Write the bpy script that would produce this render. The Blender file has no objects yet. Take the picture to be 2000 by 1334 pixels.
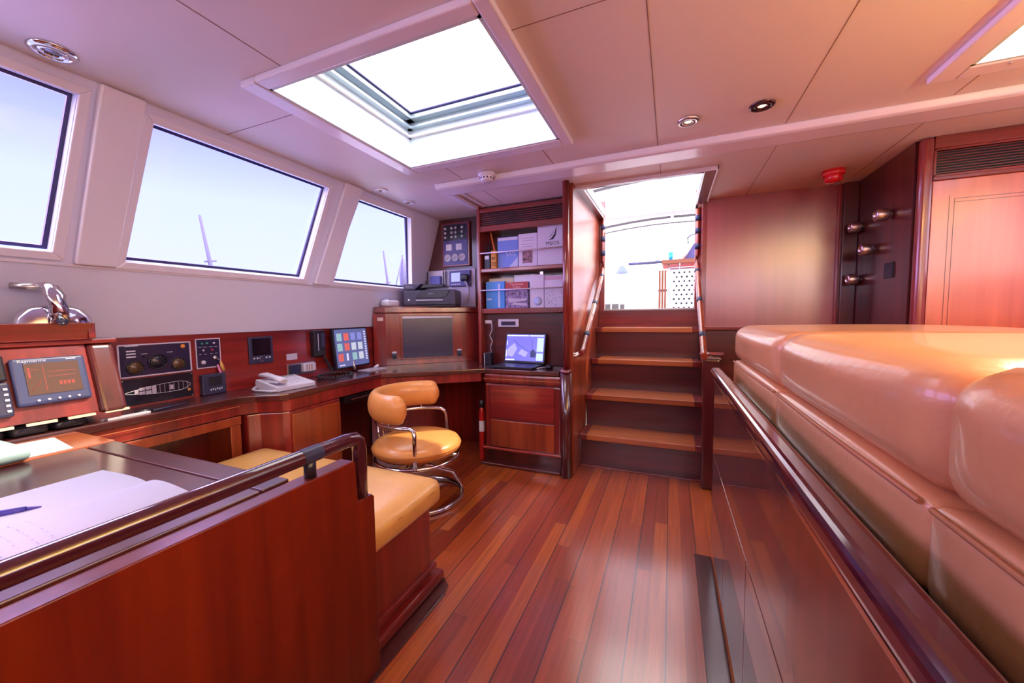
import bpy, bmesh, math, random
from mathutils import Matrix, Vector
random.seed(7)
S = bpy.context.scene
COL = S.collection
# ------------------------------------------------------------------ camera
cam_d = bpy.data.cameras.new('camera'); cam = bpy.data.objects.new('camera', cam_d); COL.objects.link(cam)
cam_d.sensor_width = 36; cam_d.lens = 744 / 2000 * 36; cam_d.clip_start = .02; cam_d.clip_end = 400
cam.matrix_world = Matrix(((0.923346, -0.013923, 0.383717, 0), (0.383755, 0.066848, -0.921012, 0),
                           (-0.012827, 0.997666, 0.067067, 1.2), (0, 0, 0, 1)))
S.camera = cam
S.view_settings.view_transform = 'Standard'; S.view_settings.look = 'None'
S.view_settings.exposure = .08; S.view_settings.gamma = 1; S.view_settings.use_curve_mapping = False
try:
    S.cycles.max_bounces = 10; S.cycles.diffuse_bounces = 6; S.cycles.glossy_bounces = 5
    S.cycles.transparent_max_bounces = 12; S.cycles.sample_clamp_indirect = 6; S.cycles.caustics_reflective = False
    S.cycles.use_denoising = True
except Exception:
    pass
# ------------------------------------------------------------------ sky
PORT_LOW = (.94, 1.0, 2.2); PORT_HIGH = (.46, .48, 2.3)
w = bpy.data.worlds.new('sky'); S.world = w; w.use_nodes = True
n = w.node_tree.nodes; l = w.node_tree.links; n.clear()
tc = n.new('ShaderNodeTexCoord'); sp = n.new('ShaderNodeSeparateXYZ'); l.new(tc.outputs['Generated'], sp.inputs[0])
r1 = n.new('ShaderNodeValToRGB'); l.new(sp.outputs['Z'], r1.inputs[0])
e = r1.color_ramp.elements; e[0].position = .0; e[0].color = (*PORT_LOW, 1); e[1].position = .40; e[1].color = (*PORT_HIGH, 1)
x = r1.color_ramp.elements.new(.24); x.color = (.84, .95, 2.2, 1)
x = r1.color_ramp.elements.new(.62); x.color = (3.6, 3.7, 4.2, 1)
r2 = n.new('ShaderNodeValToRGB'); l.new(sp.outputs['Z'], r2.inputs[0])
e = r2.color_ramp.elements; e[0].position = .0; e[0].color = (2.0, 1.75, 1.5, 1); e[1].position = .6; e[1].color = (4.2, 4.0, 4.0, 1)
mr = n.new('ShaderNodeMapRange'); l.new(sp.outputs['X'], mr.inputs[0]); mr.inputs[1].default_value = -.45; mr.inputs[2].default_value = -.2
mx = n.new('ShaderNodeMix'); mx.data_type = 'RGBA'
l.new(mr.outputs[0], mx.inputs[0]); l.new(r1.outputs[0], mx.inputs[6]); l.new(r2.outputs[0], mx.inputs[7])
bg = n.new('ShaderNodeBackground'); l.new(mx.outputs[2], bg.inputs[0]); bg.inputs[1].default_value = 1.0
wo = n.new('ShaderNodeOutputWorld'); l.new(bg.outputs[0], wo.inputs[0])
# ------------------------------------------------------------------ daylight and added fill
def sun(name, direction, angle, strength, color):
    d = bpy.data.lights.new(name, 'SUN'); d.energy = strength; d.angle = math.radians(angle); d.color = color
    o = bpy.data.objects.new(name, d); COL.objects.link(o)
    o.rotation_euler = Vector(direction).to_track_quat('-Z', 'Y').to_euler(); return o
sun('sun', (-.75, -.60, -1), 1.0, 6.0, (1.0, .84, .60))
sun('port_daylight', (1, .15, -.38), 70, 8.0, (.62, .40, 1.0))
sun('added_ceiling_tint', (1, .1, .24), 40, 2.6, (.66, .40, 1.0))  # upward fill added to tint the ceiling purple; no water is modelled
sun('starboard_daylight', (-1, .35, -.42), 60, 3.8, (.76, .66, 1.0))
sun('added_forward_fill', (.05, 1, -.16), 50, 3.0, (.84, .70, 1.0))  # added to brighten the beam and other faces turned forward
sun('overhead_daylight', (.1, .1, -1), 80, 2.0, (1.0, .93, .97))
# ------------------------------------------------------------------ materials
MATS = {}
def mat(name, col, rough=.5, metal=0, coat=0, bump=0, bscale=60, emit=None, estr=1, var=0, vs=3.2):
    if name in MATS: return MATS[name]
    m = bpy.data.materials.new(name); m.use_nodes = True; nt = m.node_tree; b = nt.nodes['Principled BSDF']
    b.inputs['Base Color'].default_value = (*col, 1); b.inputs['Roughness'].default_value = rough
    b.inputs['Metallic'].default_value = metal; b.inputs['Coat Weight'].default_value = coat; b.inputs['Coat Roughness'].default_value = .08
    if emit: b.inputs['Emission Color'].default_value = (*emit, 1); b.inputs['Emission Strength'].default_value = estr
    if bump or var:
        t = nt.nodes.new('ShaderNodeTexCoord'); ns = nt.nodes.new('ShaderNodeTexNoise'); ns.inputs['Scale'].default_value = bscale; ns.inputs['Detail'].default_value = 4
        nt.links.new(t.outputs['Object'], ns.inputs['Vector'])
    if bump:
        bp = nt.nodes.new('ShaderNodeBump'); bp.inputs['Strength'].default_value = bump; bp.inputs['Distance'].default_value = .004
        nt.links.new(ns.outputs['Fac'], bp.inputs['Height']); nt.links.new(bp.outputs[0], b.inputs['Normal'])
    if var:
        n2 = nt.nodes.new('ShaderNodeTexNoise'); n2.inputs['Scale'].default_value = vs; n2.inputs['Detail'].default_value = 3
        nt.links.new(t.outputs['Object'], n2.inputs['Vector'])
        rp = nt.nodes.new('ShaderNodeValToRGB'); nt.links.new(n2.outputs['Fac'], rp.inputs[0])
        rp.color_ramp.elements[0].position = .3; rp.color_ramp.elements[1].position = .7
        rp.color_ramp.elements[0].color = (*[c * (1 - var) for c in col], 1); rp.color_ramp.elements[1].color = (*[min(1, c * (1 + var)) for c in col], 1)
        nt.links.new(rp.outputs[0], b.inputs['Base Color'])
    MATS[name] = m; return m
def wood(name, dark, light, axis='z', rough=.16, coat=.9, scale=1.0, ior=1.75):
    if name in MATS: return MATS[name]
    m = bpy.data.materials.new(name); m.use_nodes = True; nt = m.node_tree; b = nt.nodes['Principled BSDF']
    t = nt.nodes.new('ShaderNodeTexCoord'); mp = nt.nodes.new('ShaderNodeMapping')
    s = [22 * scale, 22 * scale, 22 * scale]; s['xyz'.index(axis)] = 1.3 * scale; mp.inputs['Scale'].default_value = s
    ns = nt.nodes.new('ShaderNodeTexNoise'); ns.inputs['Scale'].default_value = 1; ns.inputs['Detail'].default_value = 6; ns.inputs['Distortion'].default_value = .35
    nt.links.new(t.outputs['Object'], mp.inputs[0]); nt.links.new(mp.outputs[0], ns.inputs['Vector'])
    n2 = nt.nodes.new('ShaderNodeTexNoise'); n2.inputs['Scale'].default_value = .16; n2.inputs['Detail'].default_value = 1
    nt.links.new(mp.outputs[0], n2.inputs['Vector'])
    ad = nt.nodes.new('ShaderNodeMath'); ad.operation = 'MULTIPLY_ADD'; ad.inputs[1].default_value = .5
    nt.links.new(ns.outputs['Fac'], ad.inputs[0])
    hl = nt.nodes.new('ShaderNodeMath'); hl.operation = 'MULTIPLY'; hl.inputs[1].default_value = .5; nt.links.new(n2.outputs['Fac'], hl.inputs[0])
    nt.links.new(hl.outputs[0], ad.inputs[2])
    rp = nt.nodes.new('ShaderNodeValToRGB'); nt.links.new(ad.outputs[0], rp.inputs[0])
    rp.color_ramp.elements[0].position = .36; rp.color_ramp.elements[0].color = (*dark, 1)
    rp.color_ramp.elements[1].position = .66; rp.color_ramp.elements[1].color = (*light, 1)
    nt.links.new(rp.outputs[0], b.inputs['Base Color']); b.inputs['Roughness'].default_value = .4
    b.inputs['Coat Weight'].default_value = coat; b.inputs['Coat Roughness'].default_value = rough; b.inputs['Coat IOR'].default_value = ior
    b.inputs['Specular IOR Level'].default_value = .3
    MATS[name] = m; return m
def glass(name, tint, gloss=.08, rough=0.0):
    m = bpy.data.materials.new(name); m.use_nodes = True; nt = m.node_tree; nt.nodes.clear()
    o = nt.nodes.new('ShaderNodeOutputMaterial'); a = nt.nodes.new('ShaderNodeBsdfTransparent'); a.inputs[0].default_value = (*tint, 1)
    g = nt.nodes.new('ShaderNodeBsdfGlossy'); g.inputs['Roughness'].default_value = rough
    mi = nt.nodes.new('ShaderNodeMixShader'); mi.inputs[0].default_value = gloss
    nt.links.new(a.outputs[0], mi.inputs[1]); nt.links.new(g.outputs[0], mi.inputs[2]); nt.links.new(mi.outputs[0], o.inputs[0])
    MATS[name] = m; return m
MAH = wood('mahogany varnished', (.12, .007, .008), (.34, .026, .020), 'z')
MAHX = wood('mahogany along beam', (.12, .007, .008), (.34, .026, .020), 'x')
MAHY = wood('mahogany fore and aft', (.12, .007, .008), (.34, .026, .020), 'y')
MAHD = wood('mahogany dark', (.045, .005, .006), (.12, .012, .010), 'z')
MAHDX = wood('mahogany dark along beam', (.045, .004, .007), (.12, .010, .012), 'x', .22, .6)
MAHDY = wood('mahogany dark fore and aft', (.040, .006, .008), (.10, .012, .012), 'y')
ORA = wood('orange mahogany door', (.52, .075, .022), (.78, .16, .05), 'z', .20, 1.0, .7, 2.3)
CHERRY = wood('orange brown door panel', (.20, .025, .008), (.42, .07, .018), 'z', .2)
TREAD = wood('teak tread', (.30, .07, .018), (.55, .16, .045), 'x', .25, .5)
PANEL = wood('aft panel mahogany', (.27, .018, .030), (.35, .028, .042), 'z', .24, 1.0, .6, 2.2)
BOARD = wood('partition board', (.10, .006, .002), (.21, .019, .004), 'z', .2, .6, 1.0, 1.5)
TEAK = wood('cockpit teak', (.13, .035, .015), (.26, .09, .04), 'x', .5, .1)
WHITE = mat('white painted moulding', (.84, .80, .88), .30, coat=.4)
LINER = mat('white vinyl headliner', (.78, .70, .68), .5, bump=.08, bscale=300)
HULLW = mat('white hull lining', (.74, .74, .88), .42, bump=.03, bscale=200)
SEAM = mat('dark seam', (.26, .16, .15), .7)
GASK = mat('navy window gasket', (.02, .012, .10), .35)
LEATH = mat('tan leather', (.68, .32, .125), .34, coat=.35, bump=.35, bscale=38, var=.10)
LEATH2 = mat('yellow tan leather', (.76, .42, .13), .34, coat=.2, bump=.35, bscale=30, var=.10)
LEATH3 = mat('orange tan leather', (.74, .31, .085), .34, coat=.2, bump=.3, bscale=40, var=.08)
LSEAM = mat('leather piping', (.52, .20, .07), .5)
CHROME = mat('chrome', (.72, .70, .76), .10, metal=1)
STEEL = mat('brushed steel', (.62, .58, .56), .28, metal=1)
BLACK = mat('black plastic', (.012, .011, .022), .32)
NAVY = mat('navy plastic', (.030, .032, .085), .35)
DSCR = mat('dark screen glass', (.006, .005, .012), .08, coat=.5)
RUB = mat('black rubber', (.02, .018, .03), .6)
PHONEM = mat('white telephone plastic', (.70, .68, .80), .35)
PAPER = mat('white paper', (.82, .84, .95), .7, bump=.05, bscale=20)
INK = mat('pencil writing', (.60, .62, .78), .8)
REDM = mat('red alarm plastic', (.75, .012, .02), .25, coat=.5)
TAPE = mat('navy tape', (.02, .03, .09), .5)
GOLD = mat('gold screen', (.35, .24, .14), .3, emit=(.36, .22, .14), estr=.25)
GELC = mat('white gelcoat', (.85, .85, .84), .35)
FAB = mat('white canvas', (.88, .88, .86), .8)
GLASSW = glass('window glass', (.97, .97, .99), .05)
GLASSH = glass('hatch acrylic', (.95, .97, .98), .04)
# floor planks
FL = bpy.data.materials.new('teak plank floor'); FL.use_nodes = True
def floor_nodes():
    nt = FL.node_tree; N = nt.nodes; L = nt.links; b = N['Principled BSDF']
    t = N.new('ShaderNodeTexCoord'); s = N.new('ShaderNodeSeparateXYZ'); L.new(t.outputs['Object'], s.inputs[0])
    def m(op, a, b_=None, c=None):
        q = N.new('ShaderNodeMath'); q.operation = op
        for i, v in enumerate((a, b_, c)):
            if v is None: continue
            if isinstance(v, (int, float)): q.inputs[i].default_value = v
            else: L.new(v, q.inputs[i])
        return q.outputs[0]
    W = .0667
    xi = m('DIVIDE', s.outputs['X'], W); col = m('FLOOR', xi); fx = m('FRACT', xi)
    wn = N.new('ShaderNodeTexWhiteNoise'); wn.noise_dimensions = '1D'; L.new(col, wn.inputs['W'])
    yo = m('MULTIPLY_ADD', wn.outputs['Value'], 9.0, s.outputs['Y']); yi = m('DIVIDE', yo, 1.25); row = m('FLOOR', yi); fy = m('FRACT', yi)
    cb = N.new('ShaderNodeCombineXYZ'); L.new(col, cb.inputs[0]); L.new(row, cb.inputs[1])
    w2 = N.new('ShaderNodeTexWhiteNoise'); w2.noise_dimensions = '3D'; L.new(cb.outputs[0], w2.inputs['Vector'])
    rp = N.new('ShaderNodeValToRGB'); L.new(w2.outputs['Value'], rp.inputs[0]); el = rp.color_ramp.elements
    el[0].position = 0; el[0].color = (.24, .030, .012, 1); el[1].position = 1; el[1].color = (.50, .115, .016, 1)
    a = el.new(.35); a.color = (.34, .052, .012, 1); a = el.new(.7); a.color = (.41, .074, .013, 1)
    mp = N.new('ShaderNodeMapping'); mp.inputs['Scale'].default_value = (55, 2.2, 1); L.new(t.outputs['Object'], mp.inputs[0])
    of = N.new('ShaderNodeVectorMath'); of.operation = 'ADD'; L.new(mp.outputs[0], of.inputs[0])
    sc = N.new('ShaderNodeVectorMath'); sc.operation = 'SCALE'; sc.inputs['Scale'].default_value = 7.3; L.new(cb.outputs[0], sc.inputs[0]); L.new(sc.outputs[0], of.inputs[1])
    ns = N.new('ShaderNodeTexNoise'); ns.inputs['Scale'].default_value = 1; ns.inputs['Detail'].default_value = 5; L.new(of.outputs[0], ns.inputs['Vector'])
    g = m('MULTIPLY_ADD', ns.outputs['Fac'], 1.1, .45)
    vs = N.new('ShaderNodeVectorMath'); vs.operation = 'SCALE'; L.new(rp.outputs[0], vs.inputs[0]); L.new(g, vs.inputs['Scale'])
    # thin seams every board, dark caulk every second board
    e1 = m('LESS_THAN', m('MINIMUM', fx, m('SUBTRACT', 1.0, fx)), .018)
    x2 = m('FRACT', m('DIVIDE', s.outputs['X'], W * 2)); e2 = m('LESS_THAN', m('MINIMUM', x2, m('SUBTRACT', 1.0, x2)), .020)
    e3 = m('LESS_THAN', m('MINIMUM', fy, m('SUBTRACT', 1.0, fy)), .0012)
    k = m('MAXIMUM', m('MULTIPLY', m('MAXIMUM', e1, e3), .35), m('MULTIPLY', e2, .85))
    mi = N.new('ShaderNodeMix'); mi.data_type = 'RGBA'; L.new(k, mi.inputs[0]); L.new(vs.outputs[0], mi.inputs[6]); mi.inputs[7].default_value = (.03, .005, .006, 1)
    L.new(mi.outputs[2], b.inputs['Base Color'])
    b.inputs['Roughness'].default_value = .42; b.inputs['Coat Weight'].default_value = .75; b.inputs['Coat Roughness'].default_value = .17; b.inputs['Coat IOR'].default_value = 1.85; b.inputs['Coat Weight'].default_value = 1
    bp = N.new('ShaderNodeBump'); bp.inputs['Strength'].default_value = .12; bp.inputs['Distance'].default_value = .002; bp.invert = True
    L.new(k, bp.inputs['Height']); L.new(bp.outputs[0], b.inputs['Normal'])
floor_nodes()
# ------------------------------------------------------------------ mesh helpers
def frame(o, u, v):
    u = Vector(u).normalized(); v = Vector(v).normalized(); w_ = u.cross(v)
    return Matrix(((u.x, v.x, w_.x, o[0]), (u.y, v.y, w_.y, o[1]), (u.z, v.z, w_.z, o[2]), (0, 0, 0, 1)))
def rotz(x, y, z, deg): return Matrix.Translation((x, y, z)) @ Matrix.Rotation(math.radians(deg), 4, 'Z')
class B:
    def __init__(s, M=None): s.bm = bmesh.new(); s.M = M or Matrix()
    def V(s, p): return s.bm.verts.new(s.M @ Vector(p))
    def F(s, vs, sm=False):
        try: f = s.bm.faces.new(vs); f.smooth = sm; return f
        except ValueError: return None
    def box(s, x0, x1, y0, y1, z0, z1):
        v = [s.V((x, y, z)) for x in (x0, x1) for y in (y0, y1) for z in (z0, z1)]
        for q in ((0, 1, 3, 2), (4, 6, 7, 5), (0, 4, 5, 1), (2, 3, 7, 6), (0, 2, 6, 4), (1, 5, 7, 3)): s.F([v[i] for i in q])
        return s
    def prism(s, poly, z0, z1, ax='z', sm=False):
        f = {'z': lambda a, b, c: (a, b, c), 'y': lambda a, b, c: (a, c, b), 'x': lambda a, b, c: (c, a, b)}[ax]
        lo = [s.V(f(a, b, z0)) for a, b in poly]; hi = [s.V(f(a, b, z1)) for a, b in poly]; k = len(poly)
        s.F(lo[::-1]); s.F(hi)
        for i in range(k): s.F([lo[i], lo[(i + 1) % k], hi[(i + 1) % k], hi[i]], sm)
        return s
    def quad(s, *p): s.F([s.V(q) for q in p]); return s
    def lathe(s, prof, c=(0, 0, 0), seg=24, ax='z', cap=True):
        f = {'z': lambda a, b, h: (c[0] + a, c[1] + b, c[2] + h), 'y': lambda a, b, h: (c[0] + a, c[1] + h, c[2] + b), 'x': lambda a, b, h: (c[0] + h, c[1] + a, c[2] + b)}[ax]
        rings = [[s.V(f(r * math.cos(2 * math.pi * i / seg), r * math.sin(2 * math.pi * i / seg), h)) for i in range(seg)] for r, h in prof]
        for a, b in zip(rings, rings[1:]):
            for i in range(seg): s.F([a[i], a[(i + 1) % seg], b[(i + 1) % seg], b[i]], True)
        if cap: s.F(rings[0][::-1]); s.F(rings[-1])
        return s
    def tube(s, pts, r, seg=10, closed=False, ry=None, up=(0, 0, 1), taper=None):
        P = [Vector(p) for p in pts]; k = len(P); rings = []; up = Vector(up)
        for i, p in enumerate(P):
            a = P[(i - 1) % k] if closed or i else P[0]; b = P[(i + 1) % k] if closed or i < k - 1 else P[-1]
            t = (b - a).normalized(); side = t.cross(up)
            if side.length < .05: side = t.cross(Vector((0, 1, 0)))
            if side.length < .05: side = t.cross(Vector((1, 0, 0)))
            side.normalize(); nn = side.cross(t); q = taper[i] if taper else 1
            rings.append([s.V(p + side * math.cos(2 * math.pi * j / seg) * r * q + nn * math.sin(2 * math.pi * j / seg) * (ry or r) * q) for j in range(seg)])
        m = k if closed else k - 1
        for i in range(m):
            a = rings[i]; b = rings[(i + 1) % k]
            for j in range(seg): s.F([a[j], a[(j + 1) % seg], b[(j + 1) % seg], b[j]], True)
        if not closed: s.F(rings[0][::-1]); s.F(rings[-1])
        return s
    def cushion(s, x0, x1, y0, y1, z0, z1, r, puff=.0, n_=12):
        c = Vector(((x0 + x1) / 2, (y0 + y1) / 2, (z0 + z1) / 2)); h = Vector(((x1 - x0) / 2, (y1 - y0) / 2, (z1 - z0) / 2))
        cache = {}
        def pt(d):
            k = tuple(round(v, 4) for v in d)
            if k not in cache:
                # denser sampling near the edges
                e = Vector([math.copysign(1 - (1 - abs(v)) ** 1.7, v) for v in d])
                p = Vector((e.x * h.x, e.y * h.y, e.z * h.z)); q = Vector([max(-h[i] + r, min(h[i] - r, p[i])) for i in range(3)])
                dd = p - q
                if dd.length > 1e-6: p = q + dd.normalized() * r
                f = [1 - abs(e[i]) ** 2.5 for i in range(3)]
                bul = [f[1] * f[2], f[0] * f[2], f[0] * f[1]]
                for i in range(3): p[i] += math.copysign(puff * bul[i], e[i]) if abs(e[i]) > .3 else 0
                cache[k] = s.V(c + p)
            return cache[k]
        g = [-1 + 2 * i / n_ for i in range(n_ + 1)]
        for ax in range(3):
            for sg in (-1, 1):
                for i in range(n_):
                    for j in range(n_):
                        q = []
                        for a, b in ((g[i], g[j]), (g[i + 1], g[j]), (g[i + 1], g[j + 1]), (g[i], g[j + 1])):
                            d = [0, 0, 0]; d[ax] = sg; d[(ax + 1) % 3] = a; d[(ax + 2) % 3] = b; q.append(pt(d))
                        s.F(q if sg > 0 else q[::-1], True)
        return s
    def out(s, name, m, parent=None, bevel=0, seg=2):
        bmesh.ops.recalc_face_normals(s.bm, faces=s.bm.faces)
        me = bpy.data.meshes.new(name); s.bm.to_mesh(me); s.bm.free(); me.materials.append(m)
        o = bpy.data.objects.new(name, me); COL.objects.link(o)
        if bevel:
            b = o.modifiers.new('bevel', 'BEVEL'); b.width = bevel; b.segments = seg; b.limit_method = 'ANGLE'; b.angle_limit = math.radians(50)
        if parent: adopt(o, parent)
        return o
ROOT = {}
def top(o):
    while o.parent: o = o.parent
    return o
def adopt(o, p):
    o.parent = p; r = top(p); 
    # meshes are modelled in room coordinates: cancel the root empty's location
    if p.type == 'EMPTY': o.matrix_parent_inverse = Matrix.Translation(-Vector(p.location))
def thing(name, label, cat, loc, group=None):
    o = bpy.data.objects.new(name, None); COL.objects.link(o); o.location = loc; o.empty_display_size = .05
    return tag(o, label, cat, group)
def tag(o, label, cat, group=None):
    o['label'] = label; o['category'] = cat
    if group: o['group'] = group
    return o
def struct(o): o['kind'] = 'structure'; return o
def clone(root, loc, label=None, group=None):
    r = root.copy(); COL.objects.link(r); r.location = loc
    if label: r['label'] = label
    if group: r['group'] = group
    for c in root.children:
        d = c.copy(); COL.objects.link(d); d.parent = r
        for g in c.children:
            h = g.copy(); COL.objects.link(h); h.parent = d
    return r
def text(s_, M, size, m, parent, name='lettering', sx=1.0, depth=.0006, align='CENTER'):
    c = bpy.data.curves.new(name, 'FONT'); c.body = s_; c.size = size; c.align_x = align; c.align_y = 'CENTER'; c.extrude = depth
    t = bpy.data.objects.new('tmp', c); COL.objects.link(t); bpy.context.view_layer.update()
    me = bpy.data.meshes.new_from_object(t); bpy.data.objects.remove(t); me.transform(M @ Matrix.Diagonal((sx, 1, 1, 1)))
    me.materials.clear(); me.materials.append(m); o = bpy.data.objects.new(name, me); COL.objects.link(o); adopt(o, parent); return o
def arc(cx, cy, r, a0, a1, n_, z):
    return [(cx + r * math.cos(math.radians(a0 + (a1 - a0) * i / n_)), cy + r * math.sin(math.radians(a0 + (a1 - a0) * i / n_)), z) for i in range(n_ + 1)]
# ================================================================== SETTING
CZ = 2.14
struct(B().box(-2.6, 2.6, -2.4, 4.0, -.04, 0).out('floor', FL))
# ceiling built as a grid of sheets around its openings
HOLES = [(-1.5, -.55, 1.1, 2.0), (1.03, 1.95, 1.15, 2.06), (-.61, .19, 2.9, 3.88)]
xs = sorted({-2.14, 2.6} | {h[i] for h in HOLES for i in (0, 1)}); ys = sorted({-2.4, 4.0} | {h[i] for h in HOLES for i in (2, 3)})
b = B()
for xa, xb in zip(xs, xs[1:]):
    for ya, yb in zip(ys, ys[1:]):
        cx, cy = (xa + xb) / 2, (ya + yb) / 2
        if not any(h[0] < cx < h[1] and h[2] < cy < h[3] for h in HOLES): b.box(xa, xb, ya, yb, CZ, CZ + .02)
ceil = struct(b.out('ceiling', LINER))
b = B()
def seam(xa, ya, xb, yb, ww=.0035):
    if xa == xb: b.box(xa - ww / 2, xa + ww / 2, ya, yb, CZ - .0008, CZ + .001)
    else: b.box(xa, xb, ya - ww / 2, ya + ww / 2, CZ - .0008, CZ + .001)
for s_ in [(-.08, -1.5, -.08, 2.35), (.515, -1.5, .515, 2.35), (-.687, 2.12, -.687, 2.35), (-1.33, 2.12, -1.33, 2.45), (-1.355, -1.5, -1.355, 1.05),
           (-2.13, 1.3, -1.58, 1.3), (-.5, 1.225, -.08, 1.225), (1.13, 2.12, 1.13, 2.35), (-.075, 2.57, -.075, 2.84), (.54, 2.57, .54, 3.6), (1.16, 2.57, 1.16, 3.45), (-1.31, 2.57, -1.31, 2.98)]:
    seam(*s_)
o = b.out('panel_seam', SEAM, ceil)
# deck beam casing across the cabin
b = B(); b.prism([(2.345, CZ), (2.356, CZ - .034), (2.375, CZ - .040), (2.50, CZ - .042), (2.545, CZ - .030), (2.565, CZ)], -1.56, 2.3, 'x')
b.box(-1.60, -1.535, 2.50, 2.98, CZ - .022, CZ)
struct(b.out('trim_1', WHITE, bevel=.008, seg=3))
b = B(); b.box(-1.49, -.76, 2.585, 2.605, CZ - .008, CZ); b.box(-1.49, -1.47, 2.60, 2.98, CZ - .008, CZ); b.box(-.63, 2.2, 2.585, 2.60, CZ - .008, CZ)
struct(b.out('trim_2', WHITE, bevel=.003))
# --- port wall: vertical below, tumblehome with windows above
struct(B().box(-2.47, -2.42, -2.4, 3.4, 0, 1.12).out('wall_port', MAHD))
SW = frame((-2.42, 0, 1.12), (0, 1, 0), (.31, 0, 1.01)); VT = 1.075
WINS = [((-1.80, .37), (-.62, .37), (-.57, .99), (-1.75, .99)), ((-.44, .38), (.723, .382), (.773, .997), (-.39, .997)),
        ((.952, .37), (1.863, .37), (1.941, .992), (1.01, .992)), ((2.119, .37), (3.04, .37), (2.81, .99), (2.199, .99))]
b = B(SW); T = -.05
def slab(pts):
    lo = [b.V((p[0], p[1], 0)) for p in pts]; hi = [b.V((p[0], p[1], T)) for p in pts]; b.F(lo); b.F(hi[::-1])
    for i in range(len(pts)): b.F([lo[i], lo[(i + 1) % len(pts)], hi[(i + 1) % len(pts)], hi[i]])
slab([(-2.4, -.02), (3.4, -.02), (3.4, .37), (-2.4, .37)]); slab([(-2.4, .997), (3.4, .997), (3.4, VT), (-2.4, VT)])
prev = [(-2.4, .37), (-2.4, .997)]
for q in WINS:
    slab([prev[0], (q[0][0], .37), (q[3][0], .997), prev[1]]); prev = [(q[1][0], .37), (q[2][0], .997)]
slab([prev[0], (3.4, .37), (3.4, .997), prev[1]])
struct(b.out('wall_port_upper', HULLW))
def inset(q, d):
    return [(q[0][0] + d * 1.05, q[0][1] + d), (q[1][0] - d, q[1][1] + d), (q[2][0] - d * 1.05, q[2][1] - d), (q[3][0] + d, q[3][1] - d)]
def ringmesh(M, qo, qi, z0, z1):
    b = B(M)
    for i in range(4):
        j = (i + 1) % 4
        p = [(*qo[i],), (*qo[j],), (*qi[j],), (*qi[i],)]
        lo = [b.V((*a, z0)) for a in p]; hi = [b.V((*a, z1)) for a in p]; b.F(lo); b.F(hi)
        for k in range(4): b.F([lo[k], lo[(k + 1) % 4], hi[(k + 1) % 4], hi[k]])
    return b
for i, q in enumerate(WINS):
    # raised casing, dark gasket and the pane
    o = struct(ringmesh(SW, inset(q, -.036), inset(q, -.002), -.002, .012).out('window_%d' % (i + 1), WHITE, bevel=.004))
    ringmesh(SW, inset(q, -.001), inset(q, .013), -.046, -.034).out('gasket', GASK, o)
    bb = B(SW); bb.quad(*[(*p, -.042) for p in inset(q, .01)]); bb.out('pane', GLASSW, o)
for i, (a, c, d, e_) in enumerate([(.785, .915, .972, .828), (1.945, 2.065, 2.217, 2.060), (-.60, -.46, -.41, -.55)]):
    bb = B(SW); bb.prism([(a, .34), (c, .34), (e_ + (d - e_), 1.07), (e_, 1.07)], 0, .03); struct(bb.out('trim_%d' % (3 + i), WHITE, bevel=.008, seg=3))
bb = B(SW); bb.box(-2.3, 3.2, .325, .337, 0, .006); struct(bb.out('trim_6', WHITE, bevel=.002))
# --- starboard wall mirrored, with its own windows out of the picture
struct(B().box(2.42, 2.47, -2.4, 3.0, 0, 1.12).out('wall_starboard', MAHD))
SS = Matrix.Diagonal((-1, 1, 1, 1)) @ SW
b = B(SS); slab([(-2.4, -.02), (3.0, -.02), (3.0, .37), (-2.4, .37)]); slab([(-2.4, .997), (3.0, .997), (3.0, VT + .02), (-2.4, VT + .02)])
prev = [(-2.4, .37), (-2.4, .997)]; WS = WINS[:3] + [((2.05, .37), (2.66, .37), (2.68, .997), (2.13, .997))]
for q in WS:
    slab([prev[0], (q[0][0], .37), (q[3][0], .997), prev[1]]); prev = [(q[1][0], .37), (q[2][0], .997)]
slab([prev[0], (3.0, .37), (3.0, .997), prev[1]])
struct(b.out('wall_starboard_upper', HULLW))
for i, q in enumerate(WS):
    o = struct(ringmesh(SS, inset(q, -.036), inset(q, -.002), -.002, .012).out('window_%d' % (i + 5), WHITE, bevel=.004))
    bb = B(SS); bb.quad(*[(*p, -.042) for p in inset(q, .01)]); bb.out('pane', GLASSW, o)
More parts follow.
